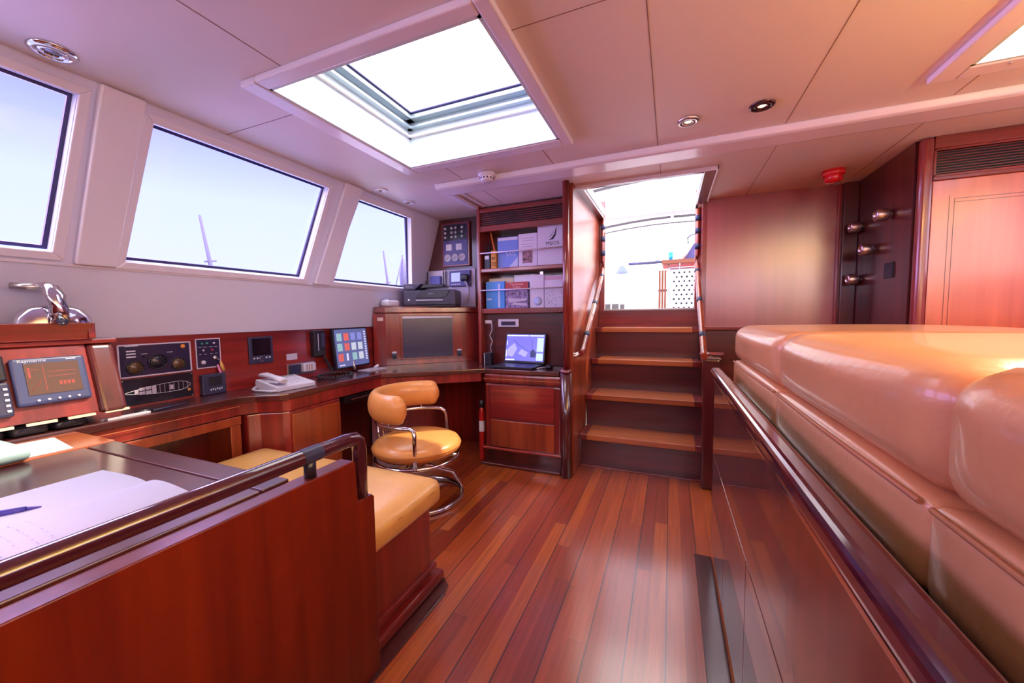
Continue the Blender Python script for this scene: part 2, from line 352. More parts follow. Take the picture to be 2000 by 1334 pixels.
# forward bulkhead behind the camera
b = B(); b.box(-2.5, 2.5, -2.45, -2.4, 0, 1.62); b.box(-2.5, 2.5, -2.45, -2.4, 2.05, CZ + .02)
for xa, xb in ((-2.5, -2.1), (-.75, -.6), (.6, .75), (2.1, 2.5)): b.box(xa, xb, -2.45, -2.4, 1.62, 2.05)
struct(b.out('wall_forward', MAH))
for i, (xa, xb) in enumerate(((-2.1, -.75), (-.6, .6), (.75, 2.1))):  # unseen windows, added to let fill light in on the beam and books
    o = B().box(xa, xb, -2.42, -2.39, 1.61, 1.635); o.box(xa, xb, -2.42, -2.39, 2.03, 2.055); o = struct(o.out('window_%d' % (9 + i), WHITE)); B().quad((xa, -2.43, 1.62), (xb, -2.43, 1.62), (xb, -2.43, 2.05), (xa, -2.43, 2.05)).out('pane', GLASSW, o)
for k, y in enumerate((.1, -.9)):  # unseen warm uplights, added to turn the starboard ceiling orange
    t = thing('added_uplight', 'added warm uplight out of view to starboard, tinting the ceiling orange, %s of the two' % ('nearer' if k == 0 else 'further'), 'lamp', (2.40, y, 1.07))
    B().box(2.405, 2.42, y - .04, y + .04, 1.05, 1.09).out('back_plate', STEEL, t); B().tube([(2.41, y, 1.07), (2.25, y, 1.08), (2.22, y, 1.12)], .008, 8).out('arm', STEEL, t)
    B().lathe([(.09, 1.14), (.06, 1.26)], (2.22, y, 0), 24, cap=False).out('lamp_shade', mat('cream shade', (.8, .7, .5), .8), t); B().lathe([(.0, 1.13), (.022, 1.15), (.02, 1.19), (0, 1.2)], (2.22, y, 0), 14, cap=False).out('bulb', mat('warm bulb', (1, .8, .5), .3, emit=(1, .6, .3), estr=8), t)
    ld = bpy.data.lights.new('added_uplight_spot', 'SPOT'); ld.spot_size = math.radians(152); ld.spot_blend = .35; ld.energy = 950; ld.color = (1, .66, .20); ld.shadow_soft_size = .05; lo = bpy.data.objects.new('added_uplight_spot', ld); COL.objects.link(lo); lo.location = (2.22, y, 1.22); lo.rotation_euler = (math.pi, 0, 0)
# --- aft bulkheads
struct(B().box(-2.5, -.69, 3.25, 3.29, 0, CZ + .02).out('wall_aft_port', MAHD))
b = B(); b.box(.27, 1.27, 3.60, 3.64, 1.08, CZ); struct(b.out('wall_aft', PANEL))
b = B(); b.box(.27, 1.27, 3.60, 3.66, 0, 1.06); struct(b.out('wall_aft_lower', MAHDX))
struct(B().box(.262, 1.25, 3.555, 3.605, 1.06, 1.085).out('trim_7', MAHX, bevel=.006))
b = B(); b.box(1.25, 1.28, 2.90, 3.64, 0, CZ); struct(b.out('wall_starboard_return', MAHD))
b = B(); b.box(1.255, 1.31, 2.84, 2.895, 0, CZ); struct(b.out('trim_8', MAH, bevel=.022, seg=5))
b = B(); b.box(1.16, 1.25, 3.57, 3.60, 1.085, CZ); struct(b.out('trim_9', MAHD, bevel=.006))
b = B(); b.box(1.13, 1.15, 3.575, 3.60, 1.085, CZ); struct(b.out('trim_10', MAH, bevel=.008))
b = B(); b.box(1.30, 2.42, 2.89, 2.93, 0, CZ); struct(b.out('wall_aft_starboard', MAH))
# vent grille over the door
def grille(name, x0, x1, y, z0, z1, n_, label, cat, M=None):
    t = thing(name, label, cat, ((x0 + x1) / 2, y, z0))
    b = B(); b.box(x0, x1, y, y + .03, z0, z0 + .012); b.box(x0, x1, y, y + .03, z1 - .012, z1); b.box(x0, x0 + .012, y, y + .03, z0, z1); b.box(x1 - .012, x1, y, y + .03, z0, z1)
    b.out('frame', MAH, t, .002); B().box(x0 + .01, x1 - .01, y + .028, y + .034, z0, z1).out('backing', BLACK, t)
    h = (z1 - z0 - .024) / n_; b = B()
    for k in range(n_):
        zc = z0 + .012 + h * (k + .5); b.box(x0 + .01, x1 - .01, y + .006, y + .026, zc - h * .11, zc + h * .11)
    b.out('slats', MAHX, t); return t
grille('vent_grille', 1.31, 2.10, 2.855, 1.925, 2.075, 9, 'dark slatted wooden air vent above the orange wooden door', 'vent')
d = struct(B().box(1.315, 2.12, 2.862, 2.89, .02, 1.905).out('door_1', ORA, bevel=.003))
b = B()
for (xa, xb, za, zb) in [(1.405, 2.03, 1.80, 1.8025), (1.405, 2.03, 1.782, 1.7845), (1.385, 1.3875, .3, 1.82), (1.405, 1.4075, .3, 1.80)]: b.box(xa, xb, 2.8612, 2.863, za, zb)
b.out('inlay_lines', MAHD, d)
struct(B().box(1.31, 2.13, 2.85, 2.89, 1.905, 1.925).out('trim_11', MAHX, bevel=.003)); struct(B().box(1.31, 2.13, 2.85, 2.89, 2.075, CZ).out('trim_12', MAHX, bevel=.003))
struct(B().box(2.12, 2.2, 2.85, 2.89, 0, CZ).out('trim_13', MAH, bevel=.003))
# --- companionway
struct(B().box(-.70, -.655, 2.735, 3.88, 0, CZ).out('wall_companionway', CHERRY, bevel=.002))
struct(B().box(.235, .27, 3.60, 3.88, 0, CZ).out('wall_companionway_starboard', MAH))
struct(B().box(.235, .275, 2.90, 3.60, 0, .90).out('wall_companionway_side', CHERRY))
b = B(); b.box(-.655, -.605, 3.84, 3.885, 0, 2.30); b.box(.195, .24, 3.84, 3.885, 0, 2.30); b.box(-.66, .24, 3.845, 3.885, 1.08, 1.235); d2 = struct(b.out('door_2', MAH, bevel=.004))
B().box(-.61, .2, 3.80, 3.90, 1.235, 1.252).out('threshold', mat('grey metal sill', (.42, .38, .38), .35, metal=.7), d2, .003)
# flat wooden frame around the sliding hatch, white coaming above
b = B(); b.box(-.715, -.605, 2.82, 3.84, CZ - .022, CZ + .004); b.box(.19, .262, 2.82, 3.64, CZ - .022, CZ + .004); b.box(-.605, .19, 2.82, 2.862, CZ - .022, CZ + .004)
struct(b.out('trim_14', MAHDY, bevel=.003))
b = B(); b.box(.262, .272, 2.81, 3.62, CZ - .026, CZ); b.box(-.725, .272, 2.81, 2.82, CZ - .026, CZ); b.box(-.725, -.715, 2.82, 3.84, CZ - .026, CZ); struct(b.out('trim_15', WHITE, bevel=.002))
b = B(); b.box(-.63, -.61, 2.88, 3.9, CZ, 2.23); b.box(.19, .21, 2.88, 3.9, CZ, 2.23); b.box(-.63, .21, 2.87, 2.89, CZ, 2.23); struct(b.out('trim_16', GELC, bevel=.003))
# ================================================================== HATCHES
def hatch(name, x0, x1, y0, y1, label):
    t = thing(name, label, 'skylight', ((x0 + x1) / 2, (y0 + y1) / 2, CZ))
    b = B(); o_ = .085; i_ = .0; z0 = CZ - .026
    for (xa, xb, ya, yb) in [(x0 - o_, x0, y0 - .06, y1 + o_), (x1, x1 + .055, y0 - .06, y1 + o_), (x0, x1, y0 - .06, y0), (x0, x1, y1, y1 + o_)]: b.box(xa, xb, ya, yb, z0, CZ)
    b.out('trim_frame', WHITE, t, .008, 3)
    b = B(); t_ = .012
    for (xa, xb, ya, yb) in [(x0, x0 + t_, y0, y1), (x1 - t_, x1, y0, y1), (x0, x1, y0, y0 + t_), (x0, x1, y1 - t_, y1)]: b.box(xa, xb, ya, yb, z0 + .004, 2.42)
    b.out('liner', mat('daylight tinted liner', (.68, .79, .82), .4), t)  # white liner; the teal tint of the daylight is put into its colour
    A = mat('hatch aluminium', (.50, .62, .66), .3, metal=.5)
    for nm, d0, d1, za, zb, m_ in [('ledge', .0, .030, 2.285, 2.30, GELC), ('lower_frame', .012, .045, 2.33, 2.345, A), ('upper_frame', .012, .06, 2.375, 2.40, A), ('glazing_seal', .05, .068, 2.40, 2.41, GASK)]:
        b = B(); 
        for (xa, xb, ya, yb) in [(x0 + d0, x0 + d1, y0 + d0, y1 - d0), (x1 - d1, x1 - d0, y0 + d0, y1 - d0), (x0 + d0, x1 - d0, y0 + d0, y0 + d1), (x0 + d0, x1 - d0, y1 - d1, y1 - d0)]: b.box(xa, xb, ya, yb, za, zb)
        b.out(nm, m_, t, .003)
    B().quad((x0 + .05, y0 + .05, 2.408), (x1 - .05, y0 + .05, 2.408), (x1 - .05, y1 - .05, 2.408), (x0 + .05, y1 - .05, 2.408)).out('acrylic_pane', GLASSH, t)
    for k in range(5): B().lathe([(.005, 0), (.006, .003), (.0, .006)], (x0 + .12 + k * .18, y1 + .02, z0 - .004), 8).out('screw', STEEL, t)
    return t
h1 = hatch('ceiling_hatch', -1.5, -.55, 1.1, 2.0, 'large square ceiling skylight hatch with white trim, over the desk side of the cabin')
B().tube([(-.92, 1.02, 2.435), (-.86, 1.35, 2.437)], .018, 8, ry=.005).out('handle_arm', NAVY, h1)
hatch('ceiling_hatch', 1.03, 1.95, 1.15, 2.06, 'ceiling skylight hatch at the upper right, over the leather sofa')
# ================================================================== CEILING FITTINGS
def downlight(x, y, r, label, m_=CHROME, lit=False):
    t = thing('recessed_ceiling_light', label, 'ceiling light', (x, y, CZ), 'recessed lights in the ceiling')
    B().lathe([(r * .62, CZ - .004), (r * .66, CZ - .010), (r * .9, CZ - .009), (r, CZ - .003), (r, CZ)], (x, y, 0), 28, cap=False).out('trim_ring', m_, t)
    B().lathe([(r * .36, CZ - .003), (r * .40, CZ - .008), (r * .56, CZ - .008), (r * .62, CZ - .002), (r * .62, CZ)], (x, y, 0), 24, cap=False).out('inner_ring', STEEL if m_ == WHITE else m_, t)
    g = mat('lit bulb', (1, .9, .7), .3, emit=(1, .75, .45), estr=3) if lit else mat('unlit bulb', (.25, .24, .30), .15, metal=.6)
    B().lathe([(0, CZ - .006), (r * .25, CZ - .005), (r * .36, CZ - .001)], (x, y, 0), 16, cap=False).out('bulb', g, t)
SB = mat('dark bronze ring', (.10, .05, .06), .2, metal=.8)
downlight(-2.0, .675, .062, 'large round chrome ceiling light near the top left corner above the first window')
downlight(-1.985, 2.29, .05, 'small chrome ceiling light by the far window, nearer the large skylight of the pair', WHITE)
downlight(-1.99, 2.62, .05, 'small chrome ceiling light by the far window, nearer the bookshelf of the pair', WHITE)
downlight(.066, 2.12, .05, 'silver ringed ceiling light with a lit bulb, left of the dark ringed one', STEEL, True)
downlight(.37, 2.10, .052, 'dark bronze ringed ceiling light right of the silver ringed one', SB, True)
t = thing('smoke_detector', 'round white smoke detector on the ceiling beside the beam above the bookshelf', 'smoke detector', (-1.13, 2.32, CZ))
B().lathe([(.058, CZ), (.058, CZ - .02), (.054, CZ - .026)], (-1.13, 2.32, 0), 28).out('base', WHITE, t)
B().lathe([(.046, CZ - .026), (.044, CZ - .045), (.034, CZ - .054), (0, CZ - .056)], (-1.13, 2.32, 0), 28, cap=False).out('chamber', WHITE, t)
b = B()
for k in range(12): a = k * math.pi / 6; b.box(-1.13 + .043 * math.cos(a) - .004, -1.13 + .043 * math.cos(a) + .004, 2.32 + .043 * math.sin(a) - .004, 2.32 + .043 * math.sin(a) + .004, CZ - .043, CZ - .033)
b.out('vent_slots', NAVY, t)
t = thing('fire_alarm', 'round red fire alarm on the ceiling near the knobs on the dark wall', 'alarm', (.99, 3.24, CZ))
B().lathe([(.062, CZ), (.062, CZ - .03), (.056, CZ - .036)], (.99, 3.24, 0), 28).out('base', REDM, t)
B().lathe([(.05, CZ - .036), (.052, CZ - .06), (.042, CZ - .075), (0, CZ - .082)], (.99, 3.24, 0), 28, cap=False).out('sounder', REDM, t)
# ================================================================== DESK
DZ = .78
t = thing('chart_desk', 'long dark mahogany worktop running along the windows and around the far corner', 'desk', (-2.1, 1.5, 0))
poly = [(-2.415, -.9), (-2.17, -.9), (-2.17, .75), (-2.155, 1.31), (-2.11, 1.37), (-2.0, 1.435), (-1.975, 1.47), (-2.0, 1.86), (-2.0, 2.24), (-1.395, 2.70), (-1.37, 2.72), (-.76, 2.72), (-.735, 2.745), (-.735, 2.99), (-.735, 3.02), (-1.55, 3.02), (-1.55, 3.24), (-2.415, 3.24)]
B().prism(poly, DZ - .035, DZ).out('worktop', MAHDY, t, .006, 3)
def offs(p, d): # shift the front edge inwards
    return [(x - d if x < -1.38 else x, y + (d if x > -2.0 else 0)) for x, y in p]
B().prism([(-2.41, -.9), (-2.185, -.9), (-2.185, .75), (-2.17, 1.32), (-2.125, 1.39), (-2.01, 1.455), (-1.99, 1.49), (-2.015, 1.86), (-2.015, 2.25), (-1.41, 2.715), (-1.41, 3.2), (-2.41, 3.2)], .675, DZ - .035).out('apron', MAH, t, .004)
b = B()
for ya, yb, x_ in [(-.9, .75, -2.183), (.75, 1.32, -2.168)]: b.box(x_, x_ + .003, ya, yb, .725, .7275)
b.out('inlay_line', LSEAM, t)
# base units under the desk
t = thing('base_cabinet', 'orange brown mahogany base cabinet with curved corner under the desk, below the white telephone', 'cabinet', (-2.1, 1.6, 0))
B().prism([(-2.4, 1.33), (-2.145, 1.345), (-2.12, 1.40), (-2.02, 1.46), (-2.005, 1.49), (-2.015, 1.86), (-2.4, 1.88)], .06, .672).out('body', MAH, t, .006, 3)
B().box(-2.008, -1.996, 1.50, 1.845, .09, .655).out('door', CHERRY, t, .004)
B().prism([(-2.4, 1.36), (-2.16, 1.37), (-2.06, 1.48), (-2.06, 1.86), (-2.4, 1.86)], 0, .06).out('plinth', MAHD, t)
t = thing('base_cabinet', 'open orange mahogany locker with a dark recess under the desk, behind the tan bench', 'cabinet', (-2.3, 1.0, 0))
b = B(); b.box(-2.40, -2.17, -.5, 1.33, .625, .672); b.box(-2.40, -2.17, 1.27, 1.325, .0, .625); b.box(-2.40, -2.17, .70, .74, 0, .625); b.box(-2.40, -2.17, .7, 1.3, 0, .30); b.out('frame', CHERRY, t, .004)
B().box(-2.405, -2.385, -.5, 1.32, 0, .62).out('back', MAHD, t)
# drawer unit under the laptop
t = thing('drawer_unit', 'mahogany cabinet under the laptop with two flat door panels beside the stairs', 'cabinet', (-1.05, 2.85, 0))
B().box(-1.385, -.745, 2.735, 3.2, .12, .665).out('body', MAH, t, .02, 4)
b = B(); b.box(-1.39, -.742, 2.722, 3.2, .665, .745); b.out('apron', MAH, t, .02, 4)
B().box(-1.388, -.743, 2.718, 2.73, .70, .7025).out('inlay_line', LSEAM, t)
B().box(-1.33, -.80, 2.724, 2.738, .375, .655).out('door', MAHX, t, .003); B().box(-1.33, -.80, 2.722, 2.738, .155, .369).out('drawer_front', CHERRY, t, .003)
B().box(-1.40, -.742, 2.715, 3.2, .125, .145).out('skirting', MAHX, t, .008, 3); B().box(-1.37, -.76, 2.76, 3.2, .02, .12).out('plinth', MAHD, t)
B().box(-1.41, -.745, 2.69, 3.2, 0, .022).out('kick_board', MAHDX, t, .008, 3)
# fire extinguisher-like red tube with a white band in the kneehole
t = thing('flare_tube', 'slim red cylinder with a white label standing between the desk kneehole and the drawer unit', 'cylinder', (-1.45, 2.80, 0))
B().lathe([(.022, 0), (.024, .01), (.024, .40), (.016, .43), (.012, .44), (0, .44)], (-1.45, 2.80, 0), 18).out('body', mat('red cylinder', (.45, .01, .012), .3, coat=.5), t)
B().lathe([(.0245, .24), (.0245, .33)], (-1.45, 2.80, 0), 18, cap=False).out('label_band', PAPER, t)
B().lathe([(.014, .44), (.02, .45), (.02, .50), (0, .505)], (-1.45, 2.80, 0), 14, cap=False).out('cap', BLACK, t)
t = thing('pull_out_tray', 'black pull-out tray under the corner desk beside the orange cabinet', 'drawer', (-2.1, 2.1, .6))
B().box(-2.38, -2.05, 1.93, 2.28, .61, .66).out('tray', BLACK, t, .004); B().box(-2.05, -2.042, 1.99, 2.22, .63, .637).out('pull', STEEL, t)
b = B(); b.box(-2.41, -1.42, 3.17, 3.24, 0, .67); b.prism([(-2.40, 2.55), (-2.3, 2.75), (-1.95, 3.2), (-2.4, 3.2)], 0, .67)
struct(b.out('trim_17', MAH))
# dark wooden floor margins
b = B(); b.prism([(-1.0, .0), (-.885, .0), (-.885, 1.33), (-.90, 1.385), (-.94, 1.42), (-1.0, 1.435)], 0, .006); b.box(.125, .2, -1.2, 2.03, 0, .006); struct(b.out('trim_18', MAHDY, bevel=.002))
# ------------------------------------------------ instrument board behind the desk
b = B(); b.box(-2.425, -2.405, .80, 2.62, .775, 1.122); struct(b.out('trim_19', MAHY, bevel=.002))
IP = frame((-2.405, 0, 0), (0, 1, 0), (0, 0, 1))  # u = along Y, v = up, w = into the cabin
def bx(u0, u1, v0, v1, w0, w1, M=IP): return B(M).box(u0, u1, v0, v1, w0, w1)
def dial(M, u, v, r, t, face=BLACK, w0=.004):
    B(M).lathe([(r, w0), (r, w0 + .008), (r * .86, w0 + .009), (r * .84, w0 + .005)], (u, v, 0), 28, cap=False).out('bezel', BLACK, t)
    f = B(M).lathe([(r * .85, w0 + .003), (r * .85, w0 + .005), (0, w0 + .005)], (u, v, 0), 28, cap=False).out('dial_face', face, t)
    b = B(M)
    for k in range(9):
        a = math.radians(220 - k * 32); b.box(u + r * .65 * math.cos(a) - .0012, u + r * .65 * math.cos(a) + .0012, v + r * .65 * math.sin(a) - .0012, v + r * .65 * math.sin(a) + .0012, w0 + .005, w0 + .0056)
    b.tube([(u, v, w0 + .006), (u - r * .45, v + r * .4, w0 + .006)], .0013, 5); b.out('needle_and_marks', mat('dial marks', (.75, .70, .60), .5), f)
FR = mat('silver frame', (.70, .66, .78), .3, metal=.2)
NP = mat('navy panel', (.018, .015, .060), .3, coat=.3); BRD = mat('dial brown', (.10, .05, .025), .3); ORG = mat('orange emblem', (.85, .30, .03), .5)
t = thing('gauge_panel', 'navy instrument panel with three round dials and a silver frame, above the ship plan panel', 'instrument panel', (-2.4, 1.08, .93))
bx(.935, 1.228, .928, 1.083, 0, .004).out('plate', NP, t)
b = B(IP); b.box(.932, 1.231, 1.079, 1.086, 0, .007); b.box(.932, 1.231, .924, .931, 0, .007); b.box(.932, .939, .924, 1.086, 0, .007); b.box(1.224, 1.231, .924, 1.086, 0, .007); b.out('frame', FR, t, .001)
dial(IP, .994, .972, .034, t, BRD); dial(IP, 1.083, .993, .040, t); dial(IP, 1.170, .972, .034, t, BRD)
b = B(IP)
for k in range(3): b.box(.965, 1.0, 1.05 - k * .014, 1.053 - k * .014 + .003, .004, .0046)
b.box(1.02, 1.045, 1.035, 1.037, .004, .0046); b.box(1.125, 1.15, 1.035, 1.037, .004, .0046); b.box(.96, 1.01, 1.076, 1.080, .004, .0075); b.out('labels', PAPER, t)
B(IP).lathe([(.012, .004), (.010, .006), (0, .006)], (1.196, 1.062, 0), 6).out('emblem', ORG, t)
for u in (1.033, 1.137): B(IP).lathe([(.006, .004), (.006, .012), (0, .012)], (u, 1.022, 0), 12).out('knob', BLACK, t)
t = thing('ship_plan_panel', 'black panel with a white plan outline of the boat, below the three dials', 'instrument panel', (-2.4, 1.08, .79))
bx(.935, 1.232, .788, .918, 0, .004).out('plate', mat('black panel', (.006, .006, .018), .3, coat=.3), t, .001)
b = B(IP); cy0 = .853; hull = []
for k in range(25):
    a = k / 24; u = .95 + .268 * a; hull.append((u, .024 * math.sin(math.pi * min(1, a * .62 + .02) ** .9) if a < .8 else .024 * math.sin(math.pi * (.8 * .62 + .02) ** .9) * (1 - ((a - .8) / .2) ** 2.2 * .85)))
up = [(u, cy0 + h + (u - 1.08) * .02, .0045) for u, h in hull]; dn = [(u, cy0 - h + (u - 1.08) * .02, .0045) for u, h in hull]
b.tube(up + dn[::-1], .0011, 5, closed=True)
b.out('hull_outline', PAPER, t)
b = B(IP)
for k in range(7): b.box(1.085 + .02 * k - .0006, 1.085 + .02 * k + .0006, cy0 - .021, cy0 + .021, .004, .005)
for (u0, u1, v0, v1) in [(.985, 1.0, -.010, .010), (1.003, 1.025, .002, .017), (1.003, 1.025, -.017, -.002), (1.028, 1.05, .004, .02), (1.028, 1.05, -.02, -.001), (1.053, 1.07, -.02, .02), (1.128, 1.142, -.012, .012)]: b.box(u0, u1, cy0 + v0, cy0 + v1, .004, .0046)
b.out('cabin_plan', FR, t); B(IP).lathe([(.008, .004), (.007, .006), (0, .006)], (1.212, .826, 0), 6).out('emblem', ORG, t)
for u, v in ((.942, .795), (.942, .911), (1.225, .795), (1.225, .911)): B(IP).lathe([(.003, .004), (.003, .006), (0, .006)], (u, v, 0), 8).out('screw', STEEL, t)
t = thing('ignition_switchboard', 'small navy switch panel with silver frame, coloured lamps and a hanging key', 'switch panel', (-2.4, 1.31, .93))
bx(1.256, 1.375, .932, 1.094, 0, .004).out('plate', NP, t)
b = B(IP); b.box(1.253, 1.378, 1.090, 1.096, 0, .007); b.box(1.253, 1.378, .929, .935, 0, .007); b.box(1.253, 1.258, .929, 1.096, 0, .007); b.box(1.373, 1.378, .929, 1.096, 0, .007); b.out('frame', FR, t, .001)
for u, v, c in ((1.285, 1.068, 'green'), (1.31, 1.068, 'green'), (1.345, 1.068, 'white'), (1.335, 1.03, 'red'), (1.29, 1.03, 'white')):
    B(IP).lathe([(.006, .004), (.005, .010), (0, .010)], (u, v, 0), 12).out('lamp', {'green': mat('green lamp', (.02, .35, .22), .3), 'red': mat('red lamp', (.6, .02, .10), .3), 'white': FR}[c], t)
b = B(IP); b.lathe([(.012, .004), (.010, .016), (0, .018)], (1.285, .963, 0), 16); b.out('rotary_switch', PHONEM, t)
b = B(IP); b.lathe([(.012, .004), (.011, .014), (0, .014)], (1.345, .985, 0), 16); b.out('key_lock', STEEL, t)
b = B(IP)
for u in (1.275, 1.30, 1.33, 1.355): b.box(u - .008, u + .008, 1.047, 1.049, .004, .0046); b.box(u - .006, u + .006, 1.008, 1.010, .004, .0046)
b.out('labels', PAPER, t)
t = thing('key_tag', 'yellow and pink key tags hanging from the small switch panel', 'key tag', (-2.39, 1.36, .9))
B(IP).tube([(1.345, .985, .016), (1.36, .97, .022), (1.366, .955, .022)], .0015, 6).out('key_ring', STEEL, t)
B(IP).tube([(1.364, .962, .022), (1.370, .935, .024), (1.378, .905, .024)], .010, 8, ry=.004, up=(0, 0, 1), taper=[.5, 1, .8]).out('tag', mat('yellow tag', (.85, .45, .10), .4), t)
B(IP).tube([(1.352, .945, .016), (1.358, .915, .018), (1.370, .882, .018), (1.376, .862, .018)], .008, 8, ry=.004, taper=[.6, 1, .9, .5]).out('tag', mat('pink tag', (.75, .22, .42), .4), t)
t = thing('socket_box', 'dark square socket box under the small switch panel', 'socket', (-2.39, 1.32, .78))
bx(1.262, 1.384, .781, .896, 0, .03).out('body', NAVY, t, .005); bx(1.295, 1.36, .828, .880, .03, .032).out('window', BLACK, t)
b = B(IP)
for k in range(6): b.box(1.30 + k * .011, 1.306 + k * .011, .802 + (k % 2) * .004, .812 + (k % 2) * .003, .03, .0306)
b.out('lettering', PAPER, t)
t = thing('display_unit', 'square black display unit with five small buttons, above the white telephone', 'display', (-2.39, 1.61, .92))
bx(1.535, 1.688, .921, 1.089, 0, .012).out('body', NAVY, t, .003); bx(1.555, 1.672, .972, 1.078, .012, .0135).out('screen', DSCR, t)
for u in (1.562, 1.583, 1.640, 1.661): B(IP).lathe([(.006, .012), (.005, .017), (0, .017)], (u, .955, 0), 10).out('button', PHONEM, t)
B(IP).tube([(1.612 + .016 * math.cos(a * math.pi / 8), .948 + .016 * math.sin(a * math.pi / 8), .014) for a in range(4, 15)], .0025, 6).out('dial_ring', CHROME, t)
tag(bx(1.787, 1.866, .918, .960, 0, .004).out('name_plate', FR, bevel=.001), 'small blank silver plate on the wooden board above the wall outlet', 'plate')
t = thing('wall_outlet', 'grey wall outlet with a white plug, behind the white telephone', 'outlet', (-2.4, 1.89, .81))
bx(1.786, 2.0, .808, .893, 0, .006).out('plate', STEEL, t, .002); bx(1.80, 1.875, .82, .88, .006, .02).out('socket', NAVY, t, .003); bx(1.885, 1.985, .826, .886, .006, .04).out('plug', PHONEM, t, .006)
b = B(IP)
for u in (1.905, 1.925, 1.945): b.box(u, u + .007, .835, .877, .04, .041)
b.out('stripes', mat('brown stripes', (.45, .20, .10), .5), t)
# ------------------------------------------------ handset, cord, phone, monitor
t = thing('radio_handset', 'black radio handset clipped upright on the board left of the screen', 'handset', (-2.37, 2.02, .92))
bx(1.972, 2.072, .918, 1.112, .0, .045).out('body', BLACK, t, .012, 3); bx(2.004, 2.010, .94, 1.09, .045, .047).out('stripe', FR, t)
bx(1.985, 2.06, .93, .965, .045, .052).out('mouthpiece', RUB, t, .004); bx(2.03, 2.065, .99, 1.09, .045, .050).out('earpiece', NAVY, t, .004)
pts = []
for k in range(260):
    a = k / 259
    if a < .35: c = Vector((-2.36 + .06 * a / .35, 2.05 + .02 * a / .35, .92 - .11 * a / .35))
    else:
        q = (a - .35) / .65 * 2.1 * math.pi; c = Vector((-2.20 + .10 * math.cos(math.pi - q), 2.0 - .12 * math.sin(q), .797))
    th = k * 1.25; pts.append((c.x + .007 * math.cos(th), c.y + .003 * math.sin(th * .5), c.z + .007 * math.sin(th)))
tag(B().tube(pts, .0045, 6).out('coiled_cord', RUB), 'black coiled cord looped on the desk under the radio handset', 'cord')
t = thing('desk_telephone', 'white corded desk telephone on the dark worktop under the black display unit', 'telephone', (-2.17, 1.60, DZ))
M = rotz(-2.165, 1.60, DZ, -4)
B(M).prism([(-.105, .0), (.105, .0), (.105, .028), (-.105, .062), (-.115, .04)], -.12, .12, 'y').out('body', PHONEM, t, .006, 3)
B(M).box(-.095, .08, -.11, -.045, .045, .058).out('cradle', PHONEM, t, .006)
B(M).tube([(-.11, -.078, .082), (-.07, -.078, .086), (0, -.078, .080), (.06, -.078, .068), (.10, -.078, .056)], .024, 10, ry=.013, taper=[1.0, 1.1, .8, 1.1, 1.0]).out('handset', PHONEM, t)
b = B(M)
for i in range(4):
    for j in range(3): b.box(-.05 + i * .03, -.03 + i * .03, -.01 + j * .035, .012 + j * .035, .03, .062 - (i + 1) * .0062)
b.out('keypad', mat('light grey keys', (.55, .54, .66), .4), t)
B(M).box(-.095, -.065, -.015, .10, .055, .0625).out('screen', mat('phone screen', (.35, .38, .42), .2), t)
M2 = M @ Matrix.Translation((0, 0, -DZ))
cp = [(-.09, -.125, .80), (-.075, -.155, .79), (-.03, -.165, .788), (.03, -.15, .788), (.08, -.14, .788), (.10, -.12, .79)]
tag(B(M2).tube(cp, .007, 8).out('handset_cord', PHONEM), 'white coiled cord at the front of the white telephone', 'cord')
t = thing('desk_monitor', 'flat touch screen with rows of coloured icons leaning against the far end of the board', 'screen', (-2.3, 2.27, DZ))
MM = frame((-2.285, 2.095, .812), (-.03, .37, 0), (-.10, 0, .99))
bx(0, .375, 0, .315, -.025, 0, MM).out('housing', BLACK, t, .004)
bx(.012, .363, .014, .303, 0, .0012, MM).out('screen', mat('screen backlight', (.1, .12, .25), .15, emit=(.10, .12, .32), estr=.7), t)
ic = {'teal': (.28, .52, .55), 'red': (.65, .14, .13), 'blue': (.22, .27, .68), 'white': (.55, .66, .76)}
gr = {'teal': [(0, 0), (0, 1), (2, 2)], 'red': [(1, 0), (1, 1), (0, 2)], 'blue': [(2, 0), (3, 0)], 'white': [(2, 1), (3, 1), (3, 2)]}
for c, cells in gr.items():
    for i, j in cells: B(MM).box(.03 + i * .074, .082 + i * .074, .215 - j * .078, .273 - j * .078, .0012, .002).out('screen_icon', mat('icon ' + c, ic[c], .3, emit=ic[c], estr=.55), t)
b = B(MM)
for k in range(12): b.box(.33, .352, .05 + k * .02, .062 + k * .02, .0012, .002)
b.box(.03, .09, .025, .034, .0012, .002); b.box(.115, .135, .06, .115, .0012, .002); b.out('screen_menu', mat('icon menu', (.6, .6, .75), .3, emit=(.5, .5, .7), estr=.8), t)
B().box(-2.29, -2.16, 2.30, 2.50, DZ, DZ + .006).out('stand_foot', FR, t, .002); B().tube([(-2.30, 2.28, DZ + .01), (-2.31, 2.28, .86)], .012, 10).out('stand_neck', STEEL, t)
B().tube([(-2.25, 2.44, DZ + .012), (-2.22, 2.46, DZ + .03)], .010, 10).out('stand_hinge', FR, t)
